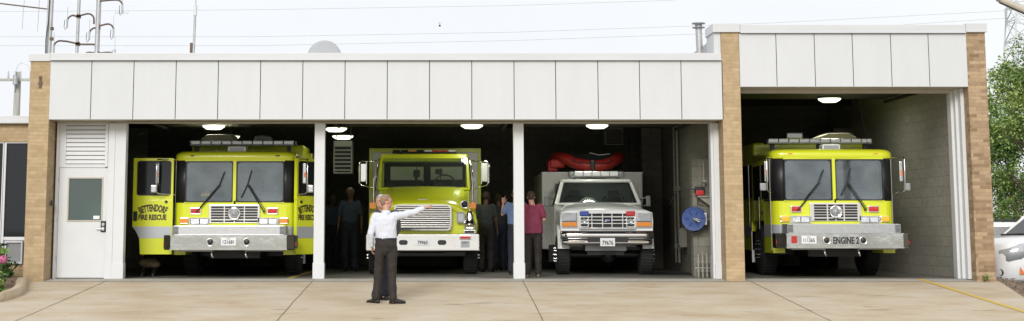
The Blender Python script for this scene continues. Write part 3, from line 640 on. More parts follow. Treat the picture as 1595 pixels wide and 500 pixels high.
def fire_engine(loc, label, doors, plate, platex, number=None, group='lime yellow fire engines'):
    t = thing('fire_engine', label, 'fire engine', loc, group=group); dz = -loc[2]
    # cab: lower front, arch strip, rear, roof
    def clip(p, y1): return [(x, min(y, y1)) for x, y in p]
    cab = MB().prism(cabpoly(0, .95), .60, 1.50, 'z').box(-1.213, .12, .47, -.98, .95, .601).box(.98, .12, .47, 1.213, .95, .601).box(-1.215, .94, 1.12, 1.215, 3.4, 1.50).box(-1.215, 2.2, .5, 1.215, 3.4, 1.12)
    cab = cab.build('cab', 'yellow', t)
    MB().prism(cabpoly(.004, .94), .795, 1.035, 'z').build('stripe', 'silver_stripe', t); MB().box(-1.22, 2.21, .795, 1.22, 3.39, 1.035).build('stripe', 'silver_stripe', t)
    rf = MB(); secs = []
    for o, z in ((.0, 2.345), (.012, 2.37), (.012, 2.45), (-.02, 2.50), (-.09, 2.53), (-.3, 2.545)):
        p = cabpoly(0, 2.05); secs.append([(x*(1+o/1.2), max(y*(1+o/1.2), y-0)*1+(-o if y < 1 else 0), z) for x, y in p])
    rf.loft(secs); roof = rf.build('cab_roof', 'yellow', t)
    MB().box(-1.20, 1.95, 1.5, 1.20, 3.4, 2.70+.06, .05, seg=3).build('raised_roof', 'yellow', t)
    # side pillars and door frames
    for s in (-1, 1):
        a, b = sorted((s*1.17, s*1.215)); MB().box(a, .26, 1.5, b, .36, 2.345).box(a, 1.08, 1.5, b, 1.95, 2.345).box(a, .36, 2.26, b, 1.08, 2.345).build('door_frame', 'yellow', t)
        pc = [q for q in cabpoly(-.004)][1:8] if s < 0 else [q for q in cabpoly(-.004)][11:18]
        inner = [(x*.97, y+.03) for x, y in pc]
        MB().prism(pc+inner[::-1], 1.50, 2.345, 'z', smooth=True).build('corner_window', 'black', t)
        MB().cyl((s*1.222, .235, .52), (s*1.222, .235, 2.40), .013).build('corner_trim', 'chrome', t)
    # windscreen: thin divider post, gaskets, two panes running out to the dark curved corner windows
    MB().box(-.032, -.045, 1.49, .032, .02, 2.352, .008).build('windscreen_divider', 'yellow', t)
    MB().box(-1.0, -.02, 1.485, 1.0, .04, 1.515, .006).build('windscreen_sill', 'yellow', t); MB().box(-1.0, -.03, 2.325, 1.0, .04, 2.36, .006).build('windscreen_header', 'yellow', t)
    for a, b in ((-.985, -.036), (.036, .985)):
        MB().ring(rrect(a, 1.512, b, 2.33, .02), rrect(a+.018, 1.532, b-.018, 2.306, .06), -.032, .012).build('gasket', 'black', t)
        MB().prism(rrect(a+.016, 1.53, b-.016, 2.308, .06), -.012, -.006, 'y').build('windscreen', 'windshield', t)
        MB().box(a+.06, .06, 2.20, b-.06, .075, 2.34, .02).build('sun_visor', 'dark_int', t)
    # interior
    MB().box(-1.15, .10, 1.40, 1.15, .50, 1.62, .05).sph((.62, .3, 1.62), .30, .16, .12).sph((-.55, .3, 1.61), .25, .12, .07).build('dashboard', 'dark_int', t)
    MB().box(-1.16, 1.93, 1.0, 1.16, 1.945, 2.34).box(-1.16, .3, 1.0, 1.16, 1.93, 1.02).build('cab_lining', 'cab_gray', t)
    for x in (-.62, .62): MB().box(x-.24, 1.0, 1.2, x+.24, 1.4, 1.4, .05).box(x-.24, 1.32, 1.4, x+.24, 1.46, 2.0, .06).box(x-.12, 1.34, 2.0, x+.12, 1.44, 2.18, .04).build('seat', 'dark_int', t)
    MB().tube([(.60+.22*cos(2*pi*k/24), .50+.08*sin(2*pi*k/24), 1.70+.19*sin(2*pi*k/24)) for k in range(25)], .018).cyl((.6, .5, 1.70), (.6, .35, 1.5), .03).build('steering_wheel', 'black', t)
    # face: grille, emblem, lamps
    gr = MB().box(-.50, -.062, 1.10, .52, -.028, 1.462, .012)
    gr = gr.build('grille', 'chrome_dull', t); sl = MB()
    for k in range(6):
        z = 1.125+k*.053+(.0 if k else -.012)
        for x0, x1 in ((-.455, -.20), (-.18, .0), (.02, .20), (.22, .475)) if not number else ((-.42, -.17), (-.14, .0), (.02, .16), (.19, .44)): sl.box(x0, -.067, z, x1, -.0625, z+.040)
    sl.build('slot', 'black', gr)
    em = MB().lathe([(.001, -.03), (.10, -.028), (.108, -.04), (.128, -.035), (.135, 0), (.001, 0)], (.01, -.067, 1.285), 'y', 32).build('emblem', 'chrome', t)
    MB().lathe([(.001, -.012), (.05, -.008), (.055, 0), (.001, .001)], (.01, -.10, 1.285), 'y', 24).lathe([(.07, -.006), (.078, -.006), (.078, 0), (.07, 0)], (.01, -.096, 1.285), 'y', 28).build('emblem_centre', 'alu_dull', em)
    MB().cyl((.01, -.05, 1.47), (.01, -.06, 1.515), .014).sph((.01, -.06, 1.52), .022).build('washer_nozzle', 'black', t)
    for s in (-1, 1):
        hb = MB().ring(rrect(*sorted_rect(s*.48, 1.055, s*.89, 1.205), .02), rrect(*sorted_rect(s*.505, 1.075, s*.865, 1.185), .012), -.062, -.02).build('headlight_bezel', 'chrome', t)
        a, b = sorted((s*.505, s*.865)); MB().box(a, -.045, 1.075, b, -.03, 1.185).build('reflector', 'black', hb)
        for q in (0, 1):
            c0 = a+.008+q*(b-a)/2; c1 = c0+(b-a)/2-.016; lm = MB().box(c0, -.058, 1.083, c1, -.046, 1.177, .012).build('headlight', 'lamp_glass', hb)
            MB().lathe([(.001, .004), (.018, -.004), (.034, -.012), (.036, -.008), (.001, .0)], ((c0+c1)/2, -.056, 1.13), 'y', 16).build('bulb', 'chrome', lm) if False else None
        a, b = sorted((s*.905, s*1.085)); m = MB().box(a, -.035, 1.085, b, .03, 1.205, .02)
        m.build('indicator_base', 'chrome', t); MB().box(a+.012, -.058, 1.095, b-.012, -.036, 1.195, .02, seg=3).build('indicator', 'amber_bright' if number else 'amber_lens', t)
        a, b = sorted((s*.66, s*.875)); MB().box(a, -.05, 1.275, b, -.02, 1.405, .01).build('warning_light_base', 'chrome', t); MB().box(a+.018, -.075, 1.292, b-.018, -.051, 1.388, .02, seg=3).build('warning_light', 'red_lens', t)
    # step and bumper
    sp = MB().box(-1.07, -.70, .866, 1.07, -.05, 1.045, .008).build('bumper_step', 'alu', t)
    for s in (-1, 1):
        v = MB(); a, b = sorted((s*.985, s*1.10)); v.box(a, -.706, .872, b, -.3, 1.04, .004); v.build('end_vent', 'alu_dull', sp)
        g = MB(); [g.box(a+.01, -.709, .885+k*.024, b-.01, -.7065, .897+k*.024) for k in range(6)]; g.build('louvre', 'black', sp)
    def bp(o): return [(-1.13-o, -.75-o), (1.13+o, -.75-o), (1.27+o, -.58), (1.27+o, -.2), (-1.27-o, -.2), (-1.27-o, -.58)]
    bm_ = MB().prism(bp(0), .585, .862, 'z').build('bumper', 'chrome', t)
    MB().prism(bp(.012), .848, .8635, 'z').prism(bp(.012), .575, .598, 'z').build('bumper_lip', 'chrome', bm_)
    for s in (-1, 1):
        a, b = sorted((s*1.272, s*1.30)); MB().box(a, -.55, .60, b, -.22, .85, .01).build('end_cap', 'black', bm_)
        MB().box(*((s*1.285 if s > 0 else -1.30), -.57, .66), *((1.30 if s > 0 else -1.285), -.551, .72)).build('side_marker', 'red_lens', bm_)
        h = MB().lathe([(.082, 0), (.084, -.018), (.066, -.022), (.058, -.004), (.02, .004), (.001, .004)], (s*.355, -.755, .725), 'y', 24).build('horn', 'chrome', bm_)
        MB().lathe([(.052, -.0), (.03, -.012), (.001, -.014)], (s*.355, -.757, .725), 'y', 20).build('horn_throat', 'black', h)
    pl = MB().box(platex-.145, -.758, .665, platex+.145, -.752, .815, .004).build('number_plate', 'plate_white', bm_)
    text_mb(plate, .072, platex, -.759, .695, .22).build('plate_number', 'ink', pl); text_mb('IOWA', .018, platex, -.759, .782, .07).build('plate_state', 'ink', pl)
    if number:
        text_mb(number, .125, .02, -.752, .665, .50, bold=.03).build('lettering', 'ink', bm_)
        MB().box(-1.04, -.754, .67, -.93, -.7515, .81).build('sticker', 'red_paint', bm_)
    MB().box(-1.0, -.6, .545, -.35, -.3, .575).build('skid_plate', 'alu_dull', t); MB().box(.3, -.6, .55, 1.05, -.3, .575).build('skid_plate', 'alu_dull', t)
    for x in (-.355, .31):
        MB().tube([(x, -.5, .57), (x, -.55, .50), (x+.01, -.56, .45), (x+.03, -.53, .43)], .02).build('tow_hook', 'chrome', t)
    # roof gear
    Yl = loc[1]+1.1; zt, zb = 2.80, 2.695
    lb = MB().box(-1.08, 1.0, zb, 1.08, 1.32, zb+.03, .008).build('light_bar', 'alu_dull', t)
    for k in range(10):
        x0 = -1.075+k*.215; MB().box(x0+.008, .985, zb+.02, x0+.207, 1.30, zt, .018).build('lens', 'bar_lens', lb)
    for a in (-1.095, 1.095): MB().box(a-.014, 1.0, zb, a+.014, 1.3, zt-.01, .01).build('end_cap', 'black', lb)
    for a in (-.96, 0, .96): MB().box(a-.04, 1.1, 2.53, a+.04, 1.2, zb).build('mount', 'black', lb)
    MB().box(-.17, .12, 2.515, .19, .40, 2.635, .025).build('siren_speaker', 'white_vehicle', t)
    MB().box(-.14, .115, 2.54, .16, .1195, 2.61).build('speaker_grille', 'alu_dull', t)
    for x in (-.85, -.42, 0, .42, .85):
        MB().box(x-.045, -.045+abs(x)*.02, 2.425, x+.045, -.012+abs(x)*.02, 2.452, .01).build('clearance_light', 'amber_lens' if number else 'rust', roof)
    # hood over the light bar, floodlight
    if number:
        p = [(.20, 2.76), (.26, 2.90), (.44, 2.975), (.86, 2.98), (1.02, 2.90), (1.05, 2.76)]
        MB().prism(p, 2.0, 2.9, 'y', .03).build('air_conditioner', 'beige_plastic', t)
        MB().box(-.46, 2.0, 2.86, -.12, 2.1, 2.985, .02).box(-.33, 2.03, 2.7, -.25, 2.1, 2.87).build('floodlight', 'alu', t)
        MB().cyl((.93, .7, 2.5), (.80, .9, 3.6), .006).cyl((.93, .7, 2.5), (.93, .7, 2.58), .018).build('aerial', 'black', t)
    else:
        MB().prism([(-1.02, 2.76), (-1.0, 2.90), (-.88, 2.99), (-.36, 2.99), (-.26, 2.76)], 2.0, 2.9, 'y', .03).build('air_conditioner', 'beige_plastic', t)
        MB().prism([(.1, 2.76), (.14, 2.95), (.3, 2.985), (.45, 2.95), (.5, 2.76)], 2.0, 2.5, 'y', .03).build('roof_hatch', 'alu_dull', t)
    # wipers
    wiper(t, -.74, 1.325, -.30, 1.86, (-.20, 2.12), (-.52, 1.60)); wiper(t, .60, 1.325, .26, 1.86, (.34, 2.14), (.14, 1.60))
    # body behind the cab
    MB().box(-1.25, 3.45, .62, 1.25, 8.6, 2.66, .03).build('body', 'yellow', t)
    for s in (-1, 1):
        for q in range(3):
            a, b = sorted((s*1.251, s*1.27)); y0 = 3.6+q*1.65
            sh = MB().box(a, y0, .8 if q != 1 else 1.35, b, y0+1.5, 2.3, .01).build('roller_shutter', 'alu', t)
        a, b = sorted((s*1.251, s*1.262)); MB().box(a, 3.5, .66, b, 8.5, .78).build('side_stripe', 'silver_stripe', t)
    MB().box(-.5, .2, .40, .5, 8.3, .62).box(-1.05, 1.5, .42, 1.05, 1.72, .56).box(-1.05, 5.9, .42, 1.05, 6.1, .56).build('chassis', 'black', t)
    for s in (-1, 1):
        wheel(t, s*1.05, 1.6, .53, .3, s, off=dz); wheel(t, s*.98, 6.0, .53, .5, s, off=dz)
        a, b = sorted((s*1.0, s*1.23)); MB().box(a, 2.2, .25, b, 2.215, .9).build('mud_flap', 'white_vehicle', t)
    # doors
    for s in (-1, 1):
        if doors:
            m = MB(); x0, x1 = (-2.03, -1.228) if s < 0 else (1.228, 2.03)
            y0, y1 = -.02, .05
            m.ring(rrect(x0, 1.56, x1, 2.39, .012), rrect(*( (x0+.085, 1.655, x1-.055, 2.325) if s < 0 else (x0+.055, 1.655, x1-.085, 2.325)), .05), y0, y1)
            lo = [(-2.03, 1.559), (-2.03, 1.02), (-1.95, .93), (-1.885, .8), (-1.865, .48), (-1.228, .48), (-1.228, 1.559)]
            if s > 0: lo = [(-a, b) for a, b in lo][::-1]
            m.prism(lo, y0, y1, 'y', .006); d = m.build('door', 'yellow', t)
            sp = [(-2.028, 1.03), (-1.95, .935), (-1.887, .8), (-1.247, .8), (-1.247, 1.03)]
            if s > 0: sp = [(-a, b) for a, b in sp][::-1]
            MB().prism(sp, y0-.004, y0-.001, 'y').build('stripe', 'silver_stripe', d)
            wx = (x0+.085, x1-.055) if s < 0 else (x0+.055, x1-.085)
            MB().ring(rrect(wx[0]-.012, 1.643, wx[1]+.012, 2.337, .05), rrect(wx[0]+.012, 1.667, wx[1]-.012, 2.313, .04), y0-.006, y0-.0005).build('gasket', 'black', d)
            MB().prism(rrect(wx[0], 1.656, wx[1], 2.324, .05), .01, .016, 'y').build('window', 'dark_glass', d)
            cx = -1.63 if s < 0 else 1.56
            text_mb('BETTENDORF', .13, cx+.01, y0-.003, 1.335, .52, arch=.62, bold=.05).build('lettering', 'ink_gold', d)
            text_mb('FIRE RESCUE', .10, cx, y0-.003, 1.165, .56, bold=.05).build('lettering', 'ink_gold', d)
            hx_ = -1.97 if s < 0 else 1.97
            MB().box(hx_-.04, y0-.02, 1.14, hx_+.04, y0-.001, 1.33, .008).build('latch', 'black', d); MB().cyl((s*1.36, y0-.015, 1.52), (s*1.36, y0, 1.52), .03).build('grommet', 'black', d)
            mx = -1.53 if s < 0 else 1.47
            if s > 0: d.matrix_local = Matrix.Translation((1.228, 0, 0)) @ Matrix.Rotation(R(53), 4, 'Z') @ Matrix.Translation((-1.228, 0, 0))
        else:
            a, b = sorted((s*1.216, s*1.228)); d = MB().box(a, .38, 1.55, b, 1.06, 2.25, 0).build('side_window', 'dark_glass', t)
            MB().box(a, 1.2, 1.55, b, 1.9, 2.25).box(a, 2.1, 1.6, b, 3.2, 2.3).build('side_window', 'dark_glass', t)
            MB().cyl((s*1.27, 2.15, 1.0), (s*1.27, 2.15, 2.3), .016).build('grab_rail', 'chrome', t); MB().cyl((s*1.27, 1.12, .95), (s*1.27, 1.12, 1.6), .014).build('grab_rail', 'chrome', t)
            MB().box(a, 1.0, 1.25, b+.01, 1.12, 1.31, .004).build('door_handle', 'black', t)
            mx = s*1.37
        mi_ = MB().tube([(s*1.19, .10, 2.36), (mx-s*.0, -.16, 2.36), (mx, -.20, 2.32), (mx, -.20, 1.72), (mx-s*.03, -.18, 1.68), (s*1.2, .05, 1.66)], .013).build('mirror_bracket', 'chrome', t)
        MB().box(mx-.065-.03*s, -.17, 1.88, mx+.005-.03*s, -.10, 2.28, .015).build('mirror', 'alu', mi_); MB().box(mx-.045-.03*s, -.175, 2.0, mx-.005-.03*s, -.1705, 2.1).build('reflector', 'orange', mi_)
        MB().box(mx-.13 if s < 0 else mx-.01, -.16, 1.70, mx-.0 if s < 0 else mx+.12, -.09, 1.85, .02).build('convex_mirror', 'alu_dull' if not doors else 'alu', mi_)
    return t
def sorted_rect(x0, z0, x1, z1): a, b = sorted((x0, x1)); return a, z0, b, z1
def sortx(a, b): return sorted((a, b))
fire_engine((7.73, .9, 0), 'lime yellow fire engine with closed doors in the tall right bay', False, '111365', -.70, 'ENGINE 2')
fire_engine((-4.235, 1.02, -.035), 'lime yellow fire engine with both cab doors swung open in the left bay', True, '121681', 0.0)

# helmet on the dashboard and gear in view
t = thing('fire_helmet', 'red and yellow fire helmet behind the windscreen of the open door engine', 'helmet', (-4.85, 1.33, 1.567))
MB().lathe([(.15, .0), (.145, .01), (.115, .02), (.11, .07), (.07, .125), (.001, .14)], (0, 0, 0), 'z', 20).build('shell', 'red_paint', t); m = MB(); [m.box(-.02+dx, -.118, .03, .02+dx, -.105, .09, .005) for dx in (-.06, 0, .06)]; m.build('reflective_patch', 'lime', t)
tag(MB().box(-.2, -.12, 0, .2, .1, .10, .05, seg=3).box(-.05, -.1, .08, .12, .06, .15, .03).build('folded_jacket', 'bunker'), 'tan folded jacket on the dashboard of the closed door engine', 'jacket').location = (7.1, 1.28, 1.602)
# boots with rolled trousers by the open door
t = thing('bunker_boots', 'black boots with rolled down trousers below the open left cab door', 'boots', (X_(231, 1.3), 1.5, 0))
for dx in (-.12, .1):
    b_ = MB().loft([[(dx+.055*cos(a)*w, .02+sin(a)*l+o, z) for a in [2*pi*k/14 for k in range(14)]] for z, w, l, o in ((.002, 1, .14, -.05), (.05, 1, .14, -.05), (.09, .85, .11, -.02), (.13, .8, .07, .02), (.30, .85, .07, .03))]).build('boot', 'shoe_black', t)
MB().sph((-.01, .03, .26), .22, .15, .10).sph((.1, 0, .24), .13, .13, .08).build('trousers', 'bunker', t)

# ------------------------------------------------------------------ bonneted lime tanker truck in the second bay
def tanker():
    t = thing('fire_truck', 'lime yellow fire truck with long bonnet, slatted grille and chrome bell in the middle bay', 'fire truck', (-.487, 2.2, 0))
    bpr = MB().box(-1.17, 0, .505, 1.17, .28, .838, .02); b_ = bpr.build('bumper', 'bumper_white', t)
    for s in (-1, 1):
        MB().prism(rrect(s*.40-.09, .62, s*.40+.09, .72, .045), -.004, -.001, 'y').build('tow_opening', 'black', b_)
        for x, z in ((.66, .60), (.66, .76)): MB().cyl((s*x, -.006, z), (s*x, 0, z), .012).build('bolt', 'alu', b_)
    pl = MB().box(-.15, -.012, .605, .15, -.002, .755, .004).build('number_plate', 'plate_white', b_); text_mb('79960', .075, 0, -.013, .63, .21).build('plate_number', 'ink', pl)
    MB().box(.76, -.03, .735, 1.0, -.002, .82, .01).build('light_base', 'chrome', b_); MB().box(.78, -.055, .748, .98, -.031, .808, .02).build('warning_light', 'red_lens', b_)
    MB().box(.79, -.008, .57, .97, -.002, .70, .006).build('badge_plate', 'alu_dull', b_); text_mb('CITY', .04, .88, -.009, .645, .12).add([], []).build('badge_letters', 'ink', b_)
    # bonnet with fenders
    n = 15
    def sec(y, w, zb, zs, zc, sh):
        # w half width, zb bottom, zs fender top, zc centre height, sh shoulder x
        half = [(w, zb), (w, lerp(zb, zs, .6)), (w-.02, zs-.06), (w-.07, zs), (w-.16, zs+.03), (sh+.04, lerp(zs, zc, .55)), (sh-.08, zc-.05), (sh-.25, zc-.012), (0, zc)]
        return [(x, y, z) for x, z in half]+[(-x, y, z) for x, z in half[::-1][1:]]
    secs = [sec(.20, 1.10, .845, 1.12, 1.40, .66), sec(.12, 1.12, .845, 1.20, 1.46, .70), sec(.16, 1.125, .845, 1.27, 1.50, .74), sec(.35, 1.13, .845, 1.34, 1.575, .78), sec(.8, 1.13, .845, 1.42, 1.70, .82), sec(1.3, 1.10, .845, 1.48, 1.80, .87), sec(1.85, 1.02, .845, 1.52, 1.875, .92)]
    MB().loft(secs).build('bonnet', 'yellow', t)
    MB().box(-.11, .30, 1.555, .11, .36, 1.567, .004).build('bonnet_badge', 'alu', t)
    o_, i_ = rrect(-.60, .915, .60, 1.45, .09), rrect(-.565, .95, .565, 1.415, .06)
    gf = MB().ring(o_, i_, .06, .16).build('grille', 'chrome', t); MB().prism(rrect(-.57, .945, .57, 1.42, .06), .125, .135, 'y').build('grille_backing', 'black', gf)
    g = MB()
    for k in range(10): z = .975+k*.0445; g.box(-.565, .075, z, .565, .12, z+.021, .004)
    g.build('slat', 'chrome_dull', gf); MB().box(-.10, .055, 1.37, .10, .074, 1.415, .004).build('grille_badge', 'alu_dull', gf)
    for s in (-1, 1):
        h = MB().ring(rrect(s*.79-.085, 1.08, s*.79+.085, 1.30, .02), rrect(s*.79-.068, 1.097, s*.79+.068, 1.283, .015), .08, .2).build('headlight_bezel', 'alu_dull', t); MB().box(s*.79-.068, .11, 1.097, s*.79+.068, .13, 1.283, .01).build('headlight', 'clear_lens', h)
        MB().box(s*1.04-.07, .07, 1.36, s*1.04+.07, .2, 1.50, .02).build('indicator', 'amber_lens', t)
        MB().lathe([(.001, .06), (.05, .05), (.085, -.02), (.088, -.05), (.07, -.052), (.06, -.02), (.001, -.01)], (s*.87, .06, 1.455), 'y', 22).build('spotlight', 'chrome', t); MB().lathe([(.001, -.03), (.055, -.032), (.055, -.02), (.001, -.02)], (s*.87, .06, 1.455), 'y', 18).build('spotlight_lens', 'black', t)
    # brass bell replacement: chrome bell on the bumper
    bl = MB().lathe([(.001, .29), (.05, .28), (.07, .24), (.078, .15), (.095, .07), (.125, .02), (.13, 0), (.11, .004), (.001, .05)], (.975, .06, 1.03), 'z', 26).build('bell', 'chrome', t)
    MB().cyl((.975, .06, 1.31), (.975, .06, 1.36), .022).tube([(.875, .06, .93), (.86, .06, 1.06), (.87, .06, 1.14)], .014).tube([(1.075, .06, .93), (1.09, .06, 1.06)], .014).box(.90, .0, .93, 1.05, .12, .98, .01).sph((.975, .05, 1.015), .03).build('bell_bracket', 'chrome', bl)
    MB().box(.84, -.0, .845, 1.10, .14, .925, .008).build('pedestal', 'alu', bl); MB().box(.87, -.004, .862, 1.07, -.001, .91).build('nameplate', 'black', bl)
    # cab
    y0 = 1.85
    MB().box(-1.0, y0+.01, .6, 1.0, 3.3, 1.80, .03).build('cab', 'yellow', t)
    # windscreen: raked frame
    o_ = [(-1.01, 1.80), (1.01, 1.80), (.975, 2.46), (.90, 2.565), (-.90, 2.565), (-.975, 2.46)]
    i_ = [(-.955, 1.85), (.955, 1.85), (.93, 2.44), (.885, 2.50), (-.885, 2.50), (-.93, 2.44)]
    def rake(ob, k=.28):
        for v in ob.data.vertices: v.co.y += (v.co.z-1.8)*k
        return ob
    rake(MB().ring(o_, i_, y0, y0+.07).build('windscreen_frame', 'yellow', t)); rake(MB().prism(i_, y0+.03, y0+.036, 'y').build('windscreen', 'cab_glass', t))
    MB().box(-.96, 2.06, 2.50, .96, 3.3, 2.60, .04, seg=3).box(-1.0, 2.2, 2.44, 1.0, 3.28, 2.52, .03, seg=3).build('cab_roof', 'yellow', t)
    for s in (-1, 1):
        a, b = sorted((s*.93, s*.985)); MB().box(a, 2.05, 1.8, b, 2.16, 2.45).box(a, 3.15, 1.8, b, 3.3, 2.45).build('door_pillar', 'yellow', t); MB().box(a+.02, 2.16, 1.8, b-.02, 3.15, 2.45).build('side_window', 'cab_glass', t)
    # rear wall of the cab with two opaque panes, brightness of the glass put into their pale colour
    rw = MB().ring([(-.95, 1.8), (-.0, 1.8), (-.0, 2.44), (-.95, 2.44)], [(-.79, 2.02), (-.03, 2.02), (-.03, 2.36), (-.79, 2.36)], 3.20, 3.24).ring([(0, 1.8), (.95, 1.8), (.95, 2.44), (0, 2.44)], [(.13, 2.02), (.86, 2.02), (.86, 2.36), (.13, 2.36)], 3.20, 3.24).build('rear_wall', 'dark_int', t)
    for x0, x1 in ((-.79, -.03), (.13, .86)): MB().box(x0, 3.215, 2.02, x1, 3.222, 2.36).build('rear_window', 'pale_rear', rw)
    MB().box(-.92, 2.0, 1.75, .92, 2.3, 1.89, .04).box(-.9, 3.0, 1.85, -.05, 3.1, 2.05, .04).box(.1, 3.0, 1.85, .9, 3.1, 2.06, .04).build('dashboard', 'dark_int', t)
    MB().tube([(.45+.22*cos(2*pi*k/20), 2.42+.1*sin(2*pi*k/20), 1.98+.17*sin(2*pi*k/20)) for k in range(21)], .018).build('steering_wheel', 'black', t)
    MB().box(-.25, 2.5, 2.10, -.10, 2.56, 2.26, .02).box(-.22, 2.5, 2.0, -.15, 2.54, 2.1).box(.24, 2.5, 2.16, .40, 2.56, 2.28, .02).cyl((.36, 2.5, 1.9), (.36, 2.5, 2.3), .01).cyl((-.18, 2.5, 2.2), (-.18, 2.5, 2.45), .01).build('radio', 'black', t)
    # light bar
    lb = MB().box(-.72, 2.35, 2.63, .72, 2.65, 2.66, .008).box(-.55, 2.45, 2.59, -.5, 2.55, 2.64).box(.5, 2.45, 2.59, .55, 2.55, 2.64).build('light_bar', 'black', t)
    for k, c in enumerate(('red_lens', 'bar_lens', 'amber_lens', 'bar_lens', 'bar_lens', 'red_lens', 'red_lens', 'bar_lens')):
        MB().box(-.71+k*.178, 2.37, 2.661, -.71+k*.178+.165, 2.6, 2.70, .012).build('lens', 'black' if k in (0, 1, 3) else c, lb)
    # tank body behind
    B = MB().ring([(-1.285, .6), (1.285, .6), (1.285, 2.79), (-1.285, 2.79)], [(-1.215, .65), (1.215, .65), (1.215, 2.70), (-1.215, 2.70)], 3.42, 3.5).box(-1.285, 3.5, .6, 1.285, 8.4, 2.79, .02).build('tank_body', 'yellow', t)
    MB().box(-1.21, 3.44, .655, 1.21, 3.495, 2.695).build('front_panel', 'bumper_white', t)
    for a in (-.84, .84): MB().box(a-.16, 3.40, 2.70, a+.16, 3.43, 2.79).build('top_rail', 'yellow', t)
    for s in (-1, 1):
        fr = MB().tube([(s*1.0, 2.1, 2.44), (s*1.38, 1.7, 2.42), (s*1.42, 1.7, 2.36), (s*1.42, 1.7, 1.96), (s*1.38, 1.7, 1.90), (s*1.0, 2.05, 1.80)], .016).tube([(s*1.0, 2.1, 2.5), (s*1.10, 1.9, 2.0), (s*1.0, 2.0, 1.76)], .012).tube([(s*1.26, 1.7, 2.41), (s*1.26, 1.7, 1.92)], .014).build('mirror_bracket', 'chrome', t)
        a, b = sorted((s*1.265, s*1.40)); MB().box(a, 1.69, 1.97, b, 1.76, 2.38, .02).build('mirror', 'bumper_white' if s > 0 else 'chrome', fr)
        MB().cyl((s*1.04, .35, 1.52), (s*1.04, .30, 2.0), .02).tube([(s*1.03, .4, 1.52), (s*1.02, 1.2, 2.0), (s*.98, 2.0, 2.5)], .012).build('grab_rail', 'chrome', t)
        wheel(t, s*1.0, 1.0, .50, .30, s); wheel(t, s*1.0, 6.6, .50, .5, s)
    MB().box(-.45, .3, .45, .45, 8, .65).box(-.95, .95, .42, .95, 1.1, .55).box(-.95, 6.5, .42, .95, 6.7, .55).box(-.9, .3, .38, .9, .6, .50, .03).build('chassis', 'black', t)
tanker()

